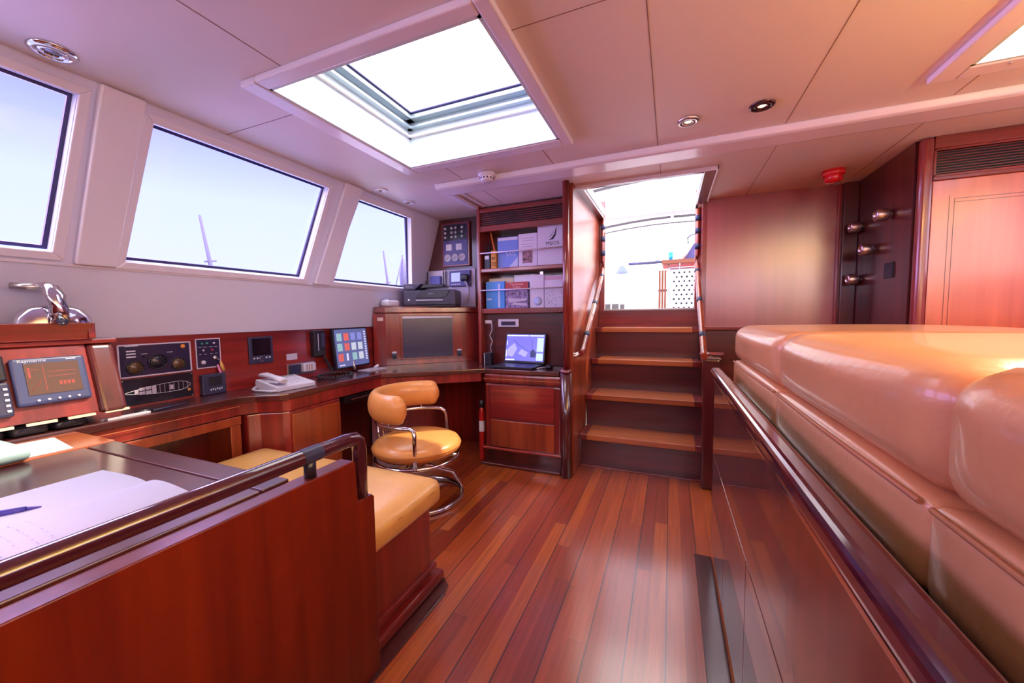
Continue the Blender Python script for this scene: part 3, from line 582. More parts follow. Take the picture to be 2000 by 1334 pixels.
# ------------------------------------------------ corner cabinet with the dark screen
A_ = Vector((-2.285, 2.635, 0)); Bp = Vector((-1.66, 3.235, 0)); UF = (Bp - A_).normalized()
CF = frame(A_, UF, (0, 0, 1))
t = thing('corner_cabinet', 'mahogany corner cabinet standing on the desk with a large dark screen in its front', 'cabinet', (-2.1, 3.0, DZ))
B().prism([(-2.384, 2.59), (A_.x, A_.y), (Bp.x, Bp.y), (-1.57, 3.24), (-2.384, 3.24)], DZ, 1.235).out('body', MAH, t, .003)
B().prism([(-2.362, 2.575), (A_.x + .012, A_.y - .018), (Bp.x + .012, Bp.y - .018), (-1.57, 3.22), (-1.57, 3.24), (-2.362, 3.24)], 1.235, 1.292).out('cornice', MAHX, t, .014, 4)
B(CF).box(.0, .86, DZ + .035, DZ + .04, 0, .004).out('moulding', MAHD, t)
B(CF).box(.12, .60, .825, 1.215, 0, .010).out('screen_surround', MAHX, t, .003)
B(CF).box(.14, .585, .838, 1.19, .010, .012).out('screen', mat('dark blue screen', (.030, .026, .085), .25, coat=.2), t)
B(CF).box(.14, .585, 1.190, 1.207, .010, .016).out('screen_light', PHONEM, t)
for u in (.065, .645):
    k_ = B(CF).box(u - .02, u + .02, DZ + .055, DZ + .105, 0, .018).out('clip', NAVY, t, .004); B(CF).box(u - .02, u + .02, DZ + .105, DZ + .12, 0, .02).out('clip_top', PHONEM, k_, .003)
    B(CF).lathe([(.012, .018), (.010, .03), (0, .03)], (u, DZ + .075, 0), 12).out('clip_knob', BLACK, k_)
LF = frame((-2.384, 2.59, 0), (.099, .045, 0), (0, 0, 1)); B(LF).box(.04, .09, 1.17, 1.20, 0, .004).out('label', mat('cream label', (.75, .58, .50), .6), t)
# printer
t = thing('inkjet_printer', 'dark grey printer with raised paper tray lid on top of the corner cabinet', 'printer', (-2.0, 3.0, 1.292))
PF = frame((-2.215, 2.80, 1.292), (.95, .31, 0), (0, 0, 1)); PR = mat('printer grey', (.045, .04, .085), .42); PD = mat('printer black', (.012, .01, .03), .25)
B(PF).box(0, .475, .012, .15, -.235, 0).out('body', PR, t, .012, 3)
B(PF).prism([(0, .15), (0, .205), (.17, .205), (.13, .17), (.10, .15)], -.235, .002).out('scanner_end', PR, t, .006)
B(PF).prism([(.13, .155), (.17, .200), (.37, .200), (.355, .178), (.16, .166)], -.225, -.03).out('document_tray', PD, t, .004)
B(PF).prism([(.11, .078), (.155, .145), (.42, .145), (.40, .10), (.36, .078)], .0, .006).out('front_panel', PD, t, .002)
B(PF).box(.115, .36, .054, .062, 0, .008).out('paper_slot', FR, t, .001)
B(PF).box(.12, .42, .018, .046, .0, .004).out('paper_drawer', PD, t, .003)
B(PF).lathe([(.010, 0), (.009, .005), (0, .005)], (.05, .06, 0), 14).out('power_button', PHONEM, t)
B(PF).box(.01, .465, 0, .012, -.22, -.01).out('foot_base', BLACK, t)
text('EPSON', PF @ Matrix.Translation((.055, .178, .0022)), .022, mat('grey print', (.30, .28, .42), .5), t)
text('EPSON', PF @ Matrix.Translation((.25, .115, .0062)), .016, mat('grey print', (.30, .28, .42), .5), t)
t = thing('paper_bag', 'crumpled clear plastic bag of papers left of the printer', 'bag', (-2.31, 2.70, 1.292))
B().cushion(-2.335, -2.245, 2.63, 2.79, 1.292, 1.352, .02, .004, 6).out('bag', mat('clear plastic bag', (.72, .75, .86), .25, bump=.8, bscale=25), t)
B().box(-2.325, -2.255, 2.65, 2.77, 1.352, 1.36).out('papers', mat('blue paper', (.45, .50, .85), .5), t)
# ------------------------------------------------ aft port bulkhead fittings
EF = frame((0, 3.25, 0), (1, 0, 0), (0, 0, 1))
PNL = mat('blue grey panel', (.065, .045, .25), .35, coat=.2)
t = thing('electrical_panel', 'navy electrical panel with rows of round switches and three gauges, left of the bookshelf', 'electrical panel', (-1.91, 3.22, 1.68))
bx(-2.07, -1.765, 1.682, 2.10, 0, .03, EF).out('frame', MAHX, t, .006); bx(-2.05, -1.785, 1.70, 2.082, .03, .036, EF).out('plate', PNL, t)
b = B(EF); b.box(-2.045, -1.79, 1.93, 2.078, .036, .037); b.out('fuse_board', mat('black panel', (.006, .006, .018), .3), t)
for i, u in enumerate((-2.02, -1.95, -1.905, -1.835)):
    for j in range(3): B(EF).lathe([(.013, .037), (.012, .046), (0, .048)], (u, 2.045 - j * .042, 0), 14).out('switch', PHONEM, t)
for u in (-1.985, -1.875): bx(u - .033, u + .033, 1.835, 1.895, .036, .040, EF).out('meter', PHONEM, t, .002)
for u in (-2.0, -1.918, -1.84): B(EF).lathe([(.036, .036), (.036, .044), (.031, .044), (.031, .040), (0, .040)], (u, 1.765, 0), 24).out('gauge', PHONEM, t)
b = B(EF)
for u in (-2.0, -1.918, -1.84): b.tube([(u - .018, 1.765 - .008, .041), (u + .015, 1.765 + .012, .041)], .0018, 5)
for u in (-2.01, -1.905): b.box(u - .03, u + .03, 1.915, 1.920, .036, .0375)
b.out('gauge_needles', NAVY, t)
t = thing('marine_radio', 'pale radio panel with a small screen behind the printer, under the electrical panel', 'panel', (-2.0, 3.22, 1.3))
bx(-2.27, -1.72, 1.292, 1.655, 0, .012, EF).out('plate', mat('pale lavender panel', (.60, .55, .72), .4), t, .003)
bx(-1.99, -1.76, 1.49, 1.64, .012, .04, EF).out('radio', PNL, t, .004); bx(-1.965, -1.865, 1.535, 1.62, .04, .042, EF).out('radio_screen', mat('pale lcd', (.5, .6, .85), .3, emit=(.4, .5, .8), estr=.4), t)
b = B(EF)
for k in range(5): b.box(-1.965 + k * .022, -1.952 + k * .022, 1.505, 1.515, .04, .045)
b.out('buttons', PHONEM, t)
t = thing('fist_microphone', 'dark hand microphone with pale coiled cord hanging beside the bookshelf, right of the printer', 'microphone', (-1.82, 3.18, 1.5))
B(EF).cushion(-1.85, -1.765, 1.535, 1.60, .045, .085, .015, 0, 6).out('body', BLACK, t)
pts = []
for k in range(120):
    a = k / 119; th = k * 1.1; pts.append((-1.80 + .035 * math.sin(math.pi * a) + .010 * math.cos(th), 1.535 - .20 * a, .06 + .010 * math.sin(th)))
B(EF).tube(pts, .004, 6).out('cord', PHONEM, t)
t = thing('wireless_router', 'small blue box with two aerials showing above the printer', 'router', (-2.15, 3.2, 1.5))
bx(-2.21, -2.09, 1.50, 1.60, .0122, .045, EF).out('body', mat('blue box', (.10, .11, .45), .4), t, .006)
for u in (-2.245, -2.06, -2.03): B(EF).tube([(u, 1.50, .03), (u, 1.645, .03)], .005, 8).out('aerial', BLACK, t)
bx(-2.25, -2.02, 1.49, 1.50, .0122, .05, EF).out('bracket', NAVY, t)
# ------------------------------------------------ bookshelf
t = thing('bookshelf', 'mahogany bookshelf above the laptop with two shelves of books and a vent on top', 'shelf', (-1.16, 3.12, .78))
B().box(-1.565, -1.535, 2.985, 3.25, DZ, CZ).out('side_panel', MAH, t, .008, 3); B().box(-.776, -.745, 2.985, 3.25, DZ, CZ).out('side_panel', MAHD, t, .006)
B().box(-1.54, -.77, 3.215, 3.25, DZ, 2.12).out('back_panel', MAHD, t)
B().box(-1.54, -.77, 3.0, 3.25, 1.578, 1.612).out('shelf_board', MAHX, t, .006, 3); B().box(-1.54, -.77, 3.0, 3.25, 1.222, 1.266).out('shelf_board', MAHX, t, .006, 3)
B().box(-1.54, -.77, 2.995, 3.02, 1.925, 1.975).out('rail', MAHX, t, .005); B().box(-1.54, -.77, 2.995, 3.02, 2.085, 2.125).out('rail', MAHX, t, .005)
B().box(-1.54, -.77, 3.02, 3.25, 1.935, 1.95).out('shelf_board', MAHX, t)
b = B(); y_ = 2.998
for k in range(6):
    zc = 1.985 + k * .0172; b.box(-1.54, -.77, y_ + .004, y_ + .022, zc - .002, zc + .0022)
b.out('vent_slats', MAH, t); B().box(-1.54, -.77, 3.024, 3.03, 1.975, 2.085).out('vent_backing', BLACK, t)
B().box(-1.54, -.78, 3.06, 3.08, DZ, 1.222).out('lower_back', MAHDX, t)
for z in (1.743, 1.424):
    r_ = B().tube([(-1.535, 2.992, z), (-.778, 2.992, z)], .0055, 8).out('retaining_bar', FR, t); B().lathe([(.010, 0), (.010, .012), (0, .012)], (-.79, 2.992, z - .006), 12).out('bar_knob', PHONEM, r_)
SF = frame((0, 3.0, 0), (1, 0, 0), (0, 0, 1))
def book(name, x0, x1, z0, z1, y0, dp, label, m_, cat='book', group=None, lean=0):
    t = thing(name, label, cat, ((x0 + x1) / 2, y0, z0), group)
    Mb = frame((x0, y0, z0), (1, 0, 0), (0, lean, 1)); w_ = x1 - x0; h_ = z1 - z0
    B(Mb).box(0, w_, 0, h_, -dp, 0).out('cover', m_, t, .001); B(Mb).box(.003, w_ - .002, .003, h_ + .0008, -dp + .003, -.003).out('pages', PAPER, t)
    return t, Mb, w_, h_
z1_, z2_ = 1.612, 1.266
G1 = 'books and papers on the upper shelf'; G2 = 'books and folders on the lower shelf'
BL = mat('sky blue cover', (.16, .26, .78), .35); BL2 = mat('pale blue print', (.50, .60, .90), .4); LAV = mat('pale lavender cover', (.72, .68, .88), .4)
t = thing('radio_charger', 'dark grey handheld radio at the left end of the upper shelf', 'radio', (-1.50, 3.04, z1_), G1)
bx(-1.525, -1.465, z1_, z1_ + .135, -.09, -.04, SF).out('body', NAVY, t, .006); bx(-1.515, -1.475, z1_ + .085, z1_ + .115, -.041, -.038, SF).out('label_plate', FR, t); B(SF).tube([(-1.48, z1_ + .13, -.06), (-1.485, z1_ + .20, -.06)], .009, 8).out('aerial', RUB, t)
YEL = mat('yellow phone plastic', (.80, .36, .03), .4)
t = thing('satellite_handset', 'yellow handheld transceiver with an orange aerial on the upper shelf', 'handset', (-1.43, 3.03, z1_), G1)
bx(-1.45, -1.40, z1_, z1_ + .155, -.06, -.025, SF).out('body', YEL, t, .006)
b = B(SF)
for i in range(4):
    for j in range(3): b.box(-1.444 + i * .0115, -1.436 + i * .0115, z1_ + .02 + j * .014, z1_ + .03 + j * .014, -.025, -.0225)
b.box(-1.442, -1.408, z1_ + .075, z1_ + .10, -.025, -.0235); b.out('keypad', mat('dark yellow keys', (.25, .10, .02), .5), t)
B(SF).tube([(-1.42, z1_ + .15, -.045), (-1.435, z1_ + .22, -.045), (-1.455, z1_ + .31, -.045)], .008, 8, taper=[1.2, 1, .8]).out('aerial', mat('orange aerial', (.70, .17, .03), .5), t)
t, M, w_, h_ = book('sailing_book', -1.395, -1.205, z1_, z1_ + .262, 3.05, .03, 'tall blue sailing book on the upper shelf', BL, group=G1)
B(M).box(.004, w_ - .002, .235, .258, 0, .0006).out('cover_band', LAV, t); text('SAIL', M @ Matrix.Translation((w_ * .66, .115, .0004)), .052, BL2, t)
B(M).prism([(.10, .0), (w_ - .002, .0), (w_ - .002, .09)], 0, .0006).out('cover_picture', BL2, t)
t, M, w_, h_ = book('magazine', -1.20, -1.035, z1_, z1_ + .275, 3.05, .02, 'white magazine with a small colour photo on the upper shelf', LAV, group=G1)
PH = mat('cover photo', (.30, .16, .22), .5, var=.9, vs=38); B(M).box(.035, .125, .03, .135, 0, .0006).out('cover_photo', PH, t)
b = B(M); [b.box(.03, .135, z, z + .005, 0, .0006) for z in (.165, .185, .215, .235)]; b.out('cover_text', mat('grey text', (.42, .40, .55), .6), t)
t, M, w_, h_ = book('document_folder', -1.028, -.786, z1_, z1_ + .322, 3.045, .03, 'large white folder with black sail emblem at the right of the upper shelf', LAV, cat='folder', group=G1)
INKB = mat('black print', (.012, .010, .04), .5)
text('MSOS', M @ Matrix.Translation((.128, .176, .0004)), .040, INKB, t, sx=1.15)
b = B(M); b.prism([(.095, .205), (.12, .218), (.145, .25), (.158, .30), (.160, .315), (.163, .28), (.155, .235), (.135, .208)], 0, .0006); b.out('sail_emblem', INKB, t)
b = B(M); b.prism([(.098, .222), (.118, .250), (.142, .285), (.135, .255), (.115, .228)], 0, .0006); b.out('sail_emblem_fine', mat('grey text', (.42, .40, .55), .6), t)
b = B(M); b.box(.05, .21, .150, .1515, 0, .0006); b.box(.09, .20, .140, .1415, 0, .0006); b.out('print_lines', mat('grey text', (.42, .40, .55), .6), t)
t, M, w_, h_ = book('blue_binder', -1.515, -1.335, z2_, z2_ + .235, 3.05, .05, 'bright blue binder at the left of the lower shelf', mat('bright blue cover', (.045, .27, .80), .35), cat='binder', group=G2)
B(M).box(.118, .138, .01, .215, 0, .0012).out('spine_strip', BL2, t); B(M).box(.012, .055, .075, .09, 0, .0006).out('cover_text', BL2, t)
b = B(SF); b.box(-1.51, -1.27, z2_, z2_ + .268, -.115, -.102); t = thing('cream_folder', 'cream folder showing behind the bright blue binder', 'folder', (-1.39, 3.108, z2_), G2); b.out('cover', mat('cream card', (.78, .68, .50), .6), t, .004)
t, M, w_, h_ = book('harbour_guide', -1.325, -1.115, z2_, z2_ + .222, 3.045, .03, 'guide book with a red title band over a harbour photo on the lower shelf', mat('harbour photo', (.24, .18, .38), .5, var=.9, vs=45), group=G2)
B(M).box(0, w_, .165, h_, 0, .0006).out('title_band', mat('dark red band', (.42, .05, .06), .5), t); text('Turquoise', M @ Matrix.Translation((w_ / 2, .204, .0008)), .030, mat('pale pink print', (.80, .55, .60), .5), t); text('Coasts', M @ Matrix.Translation((w_ / 2, .180, .0008)), .026, mat('pale pink print', (.80, .55, .60), .5), t)
b = B(M); b.prism([(.03, .05), (.19, .062), (.205, .085), (.12, .078), (.03, .092)], 0, .0006); b.prism([(.06, .03), (.2, .018), (.2, .038), (.07, .05)], 0, .0006); b.out('photo_boats', mat('photo boats', (.55, .50, .68), .5), t)
t = thing('paper_stack', 'upright white papers behind the guide book with the red band', 'papers', (-1.2, 3.1, z2_), G2); bx(-1.26, -1.07, z2_, z2_ + .285, -.11, -.09, SF).out('sheets', PAPER, t)
t, M, w_, h_ = book('white_booklet', -1.10, -.978, z2_, z2_ + .275, 3.05, .025, 'white booklet with a pale blue picture, second from the right on the lower shelf', LAV, group=G2)
B(M).lathe([(.038, .0), (.038, .0006), (0, .0006)], (.07, .055, 0), 20).out('cover_picture', BL2, t); bx(-1.012, -.985, z2_ + .275, z2_ + .30, -.07, -.055, SF).out('clip', STEEL, t)
t, M, w_, h_ = book('map_folder', -.972, -.80, z2_, z2_ + .262, 3.05, .025, 'white map folder with grey speckles at the right end of the lower shelf', LAV, cat='folder', group=G2)
b = B(M)
for k in range(60):
    u, v = random.uniform(.012, w_ - .015), random.uniform(.012, .155); a = random.uniform(.2, .9); s_ = random.uniform(.004, .010)
    b.quad((u, v, .0005), (u + s_ * math.cos(a), v + s_ * math.sin(a), .0005), (u + s_ * math.cos(a) - .002, v + s_ * math.sin(a) + .003, .0005), (u - .002, v + .003, .0005))
b.out('speckles', mat('grey speckle', (.16, .15, .22), .6), t); B(M).box(0, w_, .225, .258, 0, .0006).out('title_band', mat('pink band', (.68, .42, .60), .5), t)
# fittings under the shelf, laptop
t = thing('wall_display', 'silver framed slot display on the panel above the laptop', 'display', (-1.28, 3.05, 1.13))
LP = frame((0, 3.06, 0), (1, 0, 0), (0, 0, 1)); bx(-1.40, -1.205, 1.105, 1.172, 0, .012, LP).out('frame', FR, t, .003); bx(-1.37, -1.235, 1.118, 1.152, .012, .014, LP).out('screen', mat('dark blue screen', (.03, .026, .085), .25), t)
t = thing('wall_socket', 'small pale wall outlet with a hanging white cable in the corner left of the laptop', 'socket', (-1.5, 3.05, 1.1))
bx(-1.525, -1.465, 1.135, 1.165, 0, .02, LP).out('plate', PHONEM, t, .003)
B(LP).tube([(-1.46, 1.16, .02), (-1.45, 1.08, .03), (-1.475, 1.03, .03), (-1.45, .98, .03), (-1.47, .93, .03), (-1.465, .86, .02)], .004, 6).out('cable', FR, t)
B(LP).tube([(-1.44, 1.17, .015), (-1.43, 1.05, .02), (-1.46, .96, .025), (-1.44, .90, .02), (-1.45, .80, .02)], .003, 6).out('cable', RUB, t)
t = thing('black_speaker_box', 'small black box with a silver edge standing on the desk left of the laptop', 'box', (-1.46, 2.97, DZ)); B().box(-1.485, -1.425, 2.94, 3.0, DZ, .885).out('body', BLACK, t, .004); B().box(-1.492, -1.486, 2.945, 2.95, DZ, .88).out('edge_strip', FR, t)
t = thing('laptop', 'open black laptop showing a blue chart on the desk under the bookshelf', 'laptop', (-1.14, 2.88, DZ))
ML = rotz(-1.15, 2.875, DZ, -4)
B(ML).box(-.195, .185, -.135, .10, .002, .02).out('base', BLACK, t, .003); B(ML).box(-.17, .16, -.03, .085, .02, .0212).out('keyboard', NAVY, t)
B(ML).box(-.05, .05, -.125, -.045, .02, .0208).out('touchpad', mat('dark touchpad', (.02, .02, .04), .25), t)
LS = ML @ frame((-.185, .105, .022), (1, 0, 0), (0, .22, 1)); lid = B(LS).box(0, .375, 0, .255, -.010, 0).out('lid', BLACK, t, .003)
B(LS).box(.012, .363, .018, .243, 0, .001).out('screen', mat('laptop chart', (.1, .1, .4), .2, emit=(.16, .15, .68), estr=1.0), t)
LE = lambda n_, c, s_=1: mat(n_, c, .3, emit=c, estr=s_)
b = B(LS); b.box(.014, .22, .228, .240, .001, .0014); b.box(.228, .36, .228, .240, .001, .0014); b.box(.014, .10, .02, .032, .001, .0014); b.box(.014, .024, .05, .11, .001, .0014); b.box(.016, .024, .15, .19, .001, .0014); b.out('toolbar', LE('screen toolbar', (.55, .62, .95)), t)
b = B(LS); b.box(.30, .358, .10, .215, .001, .0014); b.box(.30, .358, .025, .085, .001, .0014); b.out('side_menu', LE('screen menu', (.42, .60, .75)), t)
b = B(LS); b.tube([(.05, .20, .0012), (.09, .195, .0012), (.14, .15, .0012), (.20, .12, .0012), (.25, .10, .0012), (.27, .06, .0012)], .010, 6, ry=.0006, up=(0, 1, 0)); b.tube([(.23, .225, .0012), (.255, .19, .0012), (.265, .10, .0012)], .004, 6, ry=.0006, up=(0, 1, 0)); b.prism([(.245, .05), (.29, .05), (.30, .085), (.27, .12), (.245, .10)], .001, .0013)
b.out('chart_land', LE('chart land', (.03, .035, .14), .8), t)
b = B(LS); b.prism([(.03, .12), (.09, .17), (.12, .12), (.08, .05), (.03, .06)], .001, .0012); b.prism([(.13, .08), (.2, .05), (.22, .09), (.16, .12)], .001, .0012); b.out('chart_shallows', LE('chart shallows', (.30, .30, .90)), t)
t = thing('computer_mouse', 'dark computer mouse with a pale cable right of the laptop', 'mouse', (-.87, 2.86, DZ)); B().cushion(-.905, -.855, 2.83, 2.92, DZ, DZ + .032, .015, .002, 6).out('shell', BLACK, t); B().tube([(-.96, 2.80, DZ + .006), (-.93, 2.83, DZ + .012), (-.90, 2.90, DZ + .006), (-.93, 2.98, DZ + .005)], .005, 6).out('cable', FR, t)
# ------------------------------------------------ pole, stairs, rails
t = thing('support_pole', 'round mahogany pole from floor to ceiling between the bookshelf and the stairs', 'pole', (-.70, 2.69, 0))
B().lathe([(.024, .80), (.024, CZ)], (-.695, 2.69, 0), 24).out('upper_pole', MAH, t); B().lathe([(.040, 0), (.040, .79)], (-.70, 2.70, 0), 24).out('lower_pole', MAHD, t)
B().lathe([(.043, .785), (.044, .80), (.030, .806), (.026, .812)], (-.70, 2.697, 0), 24, cap=False).out('collar', MAHX, t)
t = thing('companionway_stairs', 'steep wooden stairs with four lit teak treads leading up to the cockpit', 'stairs', (-.2, 3.2, 0))
NO = [2.915, 3.145, 3.40, 3.63]; x0, x1 = -.652, .232
for k, y in enumerate(NO):
    z = .27 * (k + 1); ye = NO[k + 1] + .06 if k < 3 else 3.85
    tr = B().box(x0 + .055, x1 - .055, y, ye, z - .045, z).out('tread', TREAD, t, .006, 3)
    for xa, xb in ((x0, x0 + .055), (x1 - .055, x1)): B().box(xa, xb, y, ye, z - .045, z - .001).out('end_block', MAH, tr, .005)
    B().box(x0, x1, y + .05, y + .07, z - .27, z - .045).out('riser', MAHDX, t)
B().box(x0, x1, 3.79, 3.81, 1.08, 1.235).out('riser', MAHX, t)
B().box(x0, x1, 2.945, 2.968, 0, .012).out('kick_strip', MAHX, t, .003)
t = thing('newel_post', 'square dark mahogany post with a flat cap at the foot of the stairs', 'post', (.255, 2.87, 0))
B().box(.205, .305, 2.83, 2.90, 0, .895).out('shaft', MAHD, t, .012, 3); B().box(.198, .312, 2.82, 2.91, .895, .902).out('neck', STEEL, t, .001)
B().tube([(.185, 2.86, .925), (.25, 2.862, .928), (.33, 2.865, .928)], .030, 12, ry=.012).out('cap', MAH, t)
def handrail(x, label, so):
    t = thing('handrail', label, 'handrail', (x, 3.3, 1.2), None)
    P = [(x, 2.80, .915), (x, 2.87, .93), (x, 2.93, .975), (x, 3.35, 1.285), (x, 3.74, 1.575), (x, 3.79, 1.64), (x, 3.80, 1.72), (x, 3.80, 2.12)]
    B().tube(P, .021, 12).out('rail', MAH if so < 0 else CHERRY, t)
    for a in [(P[3], P[4], .06), (P[3], P[4], .98), (P[2], P[3], .22), (P[6], P[7], .18), (P[6], P[7], .52), (P[6], P[7], .80)]:
        p, q = Vector(a[0]), Vector(a[1]); m_ = p.lerp(q, a[2]); d_ = (q - p).normalized() * .024
        B().tube([m_ - d_, m_ + d_], .0225, 12).out('tape_band', TAPE, t)
    if so < 0: B().tube([(x, 2.83, .92), (x - .035, 2.80, .90), (x - .05, 2.78, .89)], .018, 10).out('end_bracket', STEEL, t)
handrail(-.615, 'left handrail of the stairs with navy tape bands, fixed beside the pole', -1); handrail(.21, 'right handrail of the stairs with navy tape bands, above the square post', 1)
# knobs on the dark return wall
KF = frame((1.25, 0, 0), (0, -1, 0), (0, 0, 1))
for y, z, lb in ((3.13, 1.80, 'round steel lock knob on the dark wall, topmost and nearest the orange door'), (3.50, 1.80, 'round steel lock knob on the dark wall, upper left one'), (3.32, 1.615, 'round steel lock knob on the dark wall, middle one'), (3.51, 1.43, 'round steel lock knob on the dark wall, lowest one')):
    t = thing('lock_knob', lb, 'knob', (1.25, y, z), 'steel knobs on the dark wall')
    B(KF).lathe([(.014, 0), (.014, .012), (.036, .014), (.038, .02), (.038, .068), (.034, .074), (.026, .076)], (-y, z, 0), 24, cap=False).out('knob', STEEL, t)
    B(KF).lathe([(.026, .076), (.022, .068), (0, .068)], (-y, z, 0), 20, cap=False).out('lock_face', CHROME, t)
bx(-3.155, -3.055, 1.405, 1.50, 0, .008, KF).out('t', BLACK).name = 'switch_plate'
tag(bpy.data.objects['switch_plate'], 'small black square switch plate on the dark wall below the knobs', 'switch')
# ------------------------------------------------ stool
sx, sy = -1.475, 1.955
t = thing('swivel_chair', 'round tan leather swivel chair with curved back roll and chrome tube frame', 'chair', (sx, sy, 0))
B().lathe([(.0, .345), (.20, .345), (.252, .358), (.272, .385), (.274, .405), (.258, .430), (.22, .446), (.12, .455), (0, .456)], (sx, sy, 0), 44, cap=False).out('seat', LEATH3, t)
B().lathe([(.273, .398), (.2765, .401), (.273, .404)], (sx, sy, 0), 44, cap=False).out('seat_piping', LSEAM, t)
RB = .262; a0, a1 = 290, 96; N_ = 40
pts = arc(sx + .0, sy + .03, RB, a0, a1, N_, .668); tp = []
for i in range(N_ + 1):
    q = min(i, N_ - i) / 2.6; tp.append(.35 + .65 * math.sqrt(max(0, 1 - (1 - min(1, q)) ** 2)))
B().tube(pts, .046, 20, ry=.086, taper=tp).out('back_roll', LEATH3, t)
ap = arc(sx, sy + .03, RB - .005, a0 - 2, a1 + 2, 30, .560)
e0 = Vector(ap[0]); e1 = Vector(ap[-1]); c_ = Vector((sx, sy, 0))
def down(e, s_):
    tdir = (Vector(ap[0]) - Vector(ap[1])).normalized() if s_ else (Vector(ap[-1]) - Vector(ap[-2])).normalized()
    return [e + tdir * .03 + Vector((0, 0, -.002)), e + tdir * .048 + Vector((0, 0, -.012)), c_.lerp(Vector((*(e + tdir * .055).xy, 0)), 1.04) + Vector((0, 0, .525)), c_.lerp(Vector((*(e + tdir * .055).xy, 0)), 1.10) + Vector((0, 0, .33))]
P_ = down(e0, True)[::-1] + [Vector(p) for p in ap] + down(e1, False)
B().tube(P_, .0125, 12).out('arm_tube', CHROME, t)
b = B()
for k in (4, 9, 15, 21, 26): p = ap[k]; b.tube([(p[0], p[1], .56), (p[0], p[1], .60)], .006, 8)
b.out('roll_studs', CHROME, t)
b = B()
for k in (12, 15): p = ap[k]; b.tube([(p[0], p[1], .56), (p[0] * .97 + sx * .03, p[1] * .97 + sy * .03, .33)], .006, 8)
b.out('back_rods', CHROME, t)
B().tube([(sx + .255 * math.cos(a * math.pi / 20), sy + .255 * math.sin(a * math.pi / 20), .325) for a in range(40)], .012, 10, closed=True).out('seat_ring', CHROME, t)
b = B()
for a in (20, 110, 200, 290): b.tube([(sx, sy, .33), (sx + .25 * math.cos(math.radians(a)), sy + .25 * math.sin(math.radians(a)), .328)], .009, 8)
b.lathe([(.05, .26), (.06, .30), (.06, .345)], (sx, sy, 0), 20); b.out('swivel_hub', STEEL, t)
fx, fy = -1.515, 2.05
B().tube([(fx + .262 * math.cos(a * math.pi / 24), fy + .262 * math.sin(a * math.pi / 24), .0145) for a in range(48)], .0145, 12, closed=True).out('floor_ring', CHROME, t)
B().tube([(sx, sy, .27), (sx + .05, sy + .06, .24), (sx + .13, sy + .20, .16), (fx + .20, fy + .17, .05), (fx + .195, fy + .175, .02)], .014, 12).out('stem', CHROME, t)
# ------------------------------------------------ bench
t = thing('bench_seat', 'mahogany box bench with a thick tan leather cushion between the table and the swivel chair', 'bench', (-1.5, 1.1, 0))
B().box(-2.10, -.975, .74, 1.37, .045, .37).out('box', MAH, t, .01, 3); B().box(-2.08, -1.0, .76, 1.36, 0, .045).out('plinth', MAHD, t)
B().box(-.985, -.962, .74, 1.392, .075, .095).out('skirting', MAHY, t, .005); B().box(-1.0, -.94, .74, 1.42, .006, .05).out('kick_moulding', MAHY, t, .012, 3)
B().cushion(-2.10, -.925, .72, 1.405, .372, .492, .045, .012, 16).out('cushion', LEATH2, t)
b = B(); zz = .455; pts = [(-2.05, 1.404, zz), (-1.0, 1.407, zz), (-.95, 1.388, zz), (-.9225, 1.33, zz), (-.918, 1.1, zz), (-.9225, .80, zz)]; b.tube(pts, .0035, 6); b.out('cushion_piping', LSEAM, t)
# ------------------------------------------------ table, partition, rail
t = thing('dinette_table', 'glossy dark wooden table in the left foreground with the open notebook on it', 'table', (-1.5, .2, 0))
B().box(-1.86, -.957, -.6, .62, .735, .765).out('tabletop', MAHDY, t, .003); B().box(-1.86, -.957, .625, .70, .735, .765).out('edge_border', MAHDX, t, .004); B().box(-2.165, -1.865, -.6, .70, .735, .768).out('side_leaf', wood('sunlit leaf', (.30, .05, .015), (.50, .13, .04), 'y'), t, .003)  # lighter orange of the side leaf stands in for sun on that edge
B().box(-1.6, -1.3, -.2, .3, 0, .735).out('pedestal', MAHD, t, .01)
t = thing('wooden_partition', 'large mahogany partition board in the left foreground beside the bench', 'partition', (-.9, .4, 0))
B().prism([(-.9, 0), (.955, 0), (.955, .61), (.945, .620), (.885, .620), (.88, .75), (.872, .758), (-.9, .758)], -.955, -.90, 'x').out('board', BOARD, t, .003)
t = thing('grab_rail', 'thick glossy dark handrail along the top of the left foreground partition', 'handrail', (-.915, .4, .84))
B().tube([(-.922, -.8, .821), (-.922, .86, .821), (-.922, .90, .817), (-.922, .916, .803), (-.922, .92, .775), (-.922, .92, .72), (-.922, .92, .621)], .0220, 20).out('rail', mat('glossy dark rail', (.055, .010, .018), .12, coat=1.0), t)
for y in (.74, .15, -.4): B().lathe([(.016, .757), (.016, .810)], (-.925, y, 0), 14).out('standoff', BLACK, t)
B().lathe([(.0228, -.03), (.0228, .03)], (-.922, .74, .821), 20, 'y', cap=False).out('ferrule', NAVY, t)
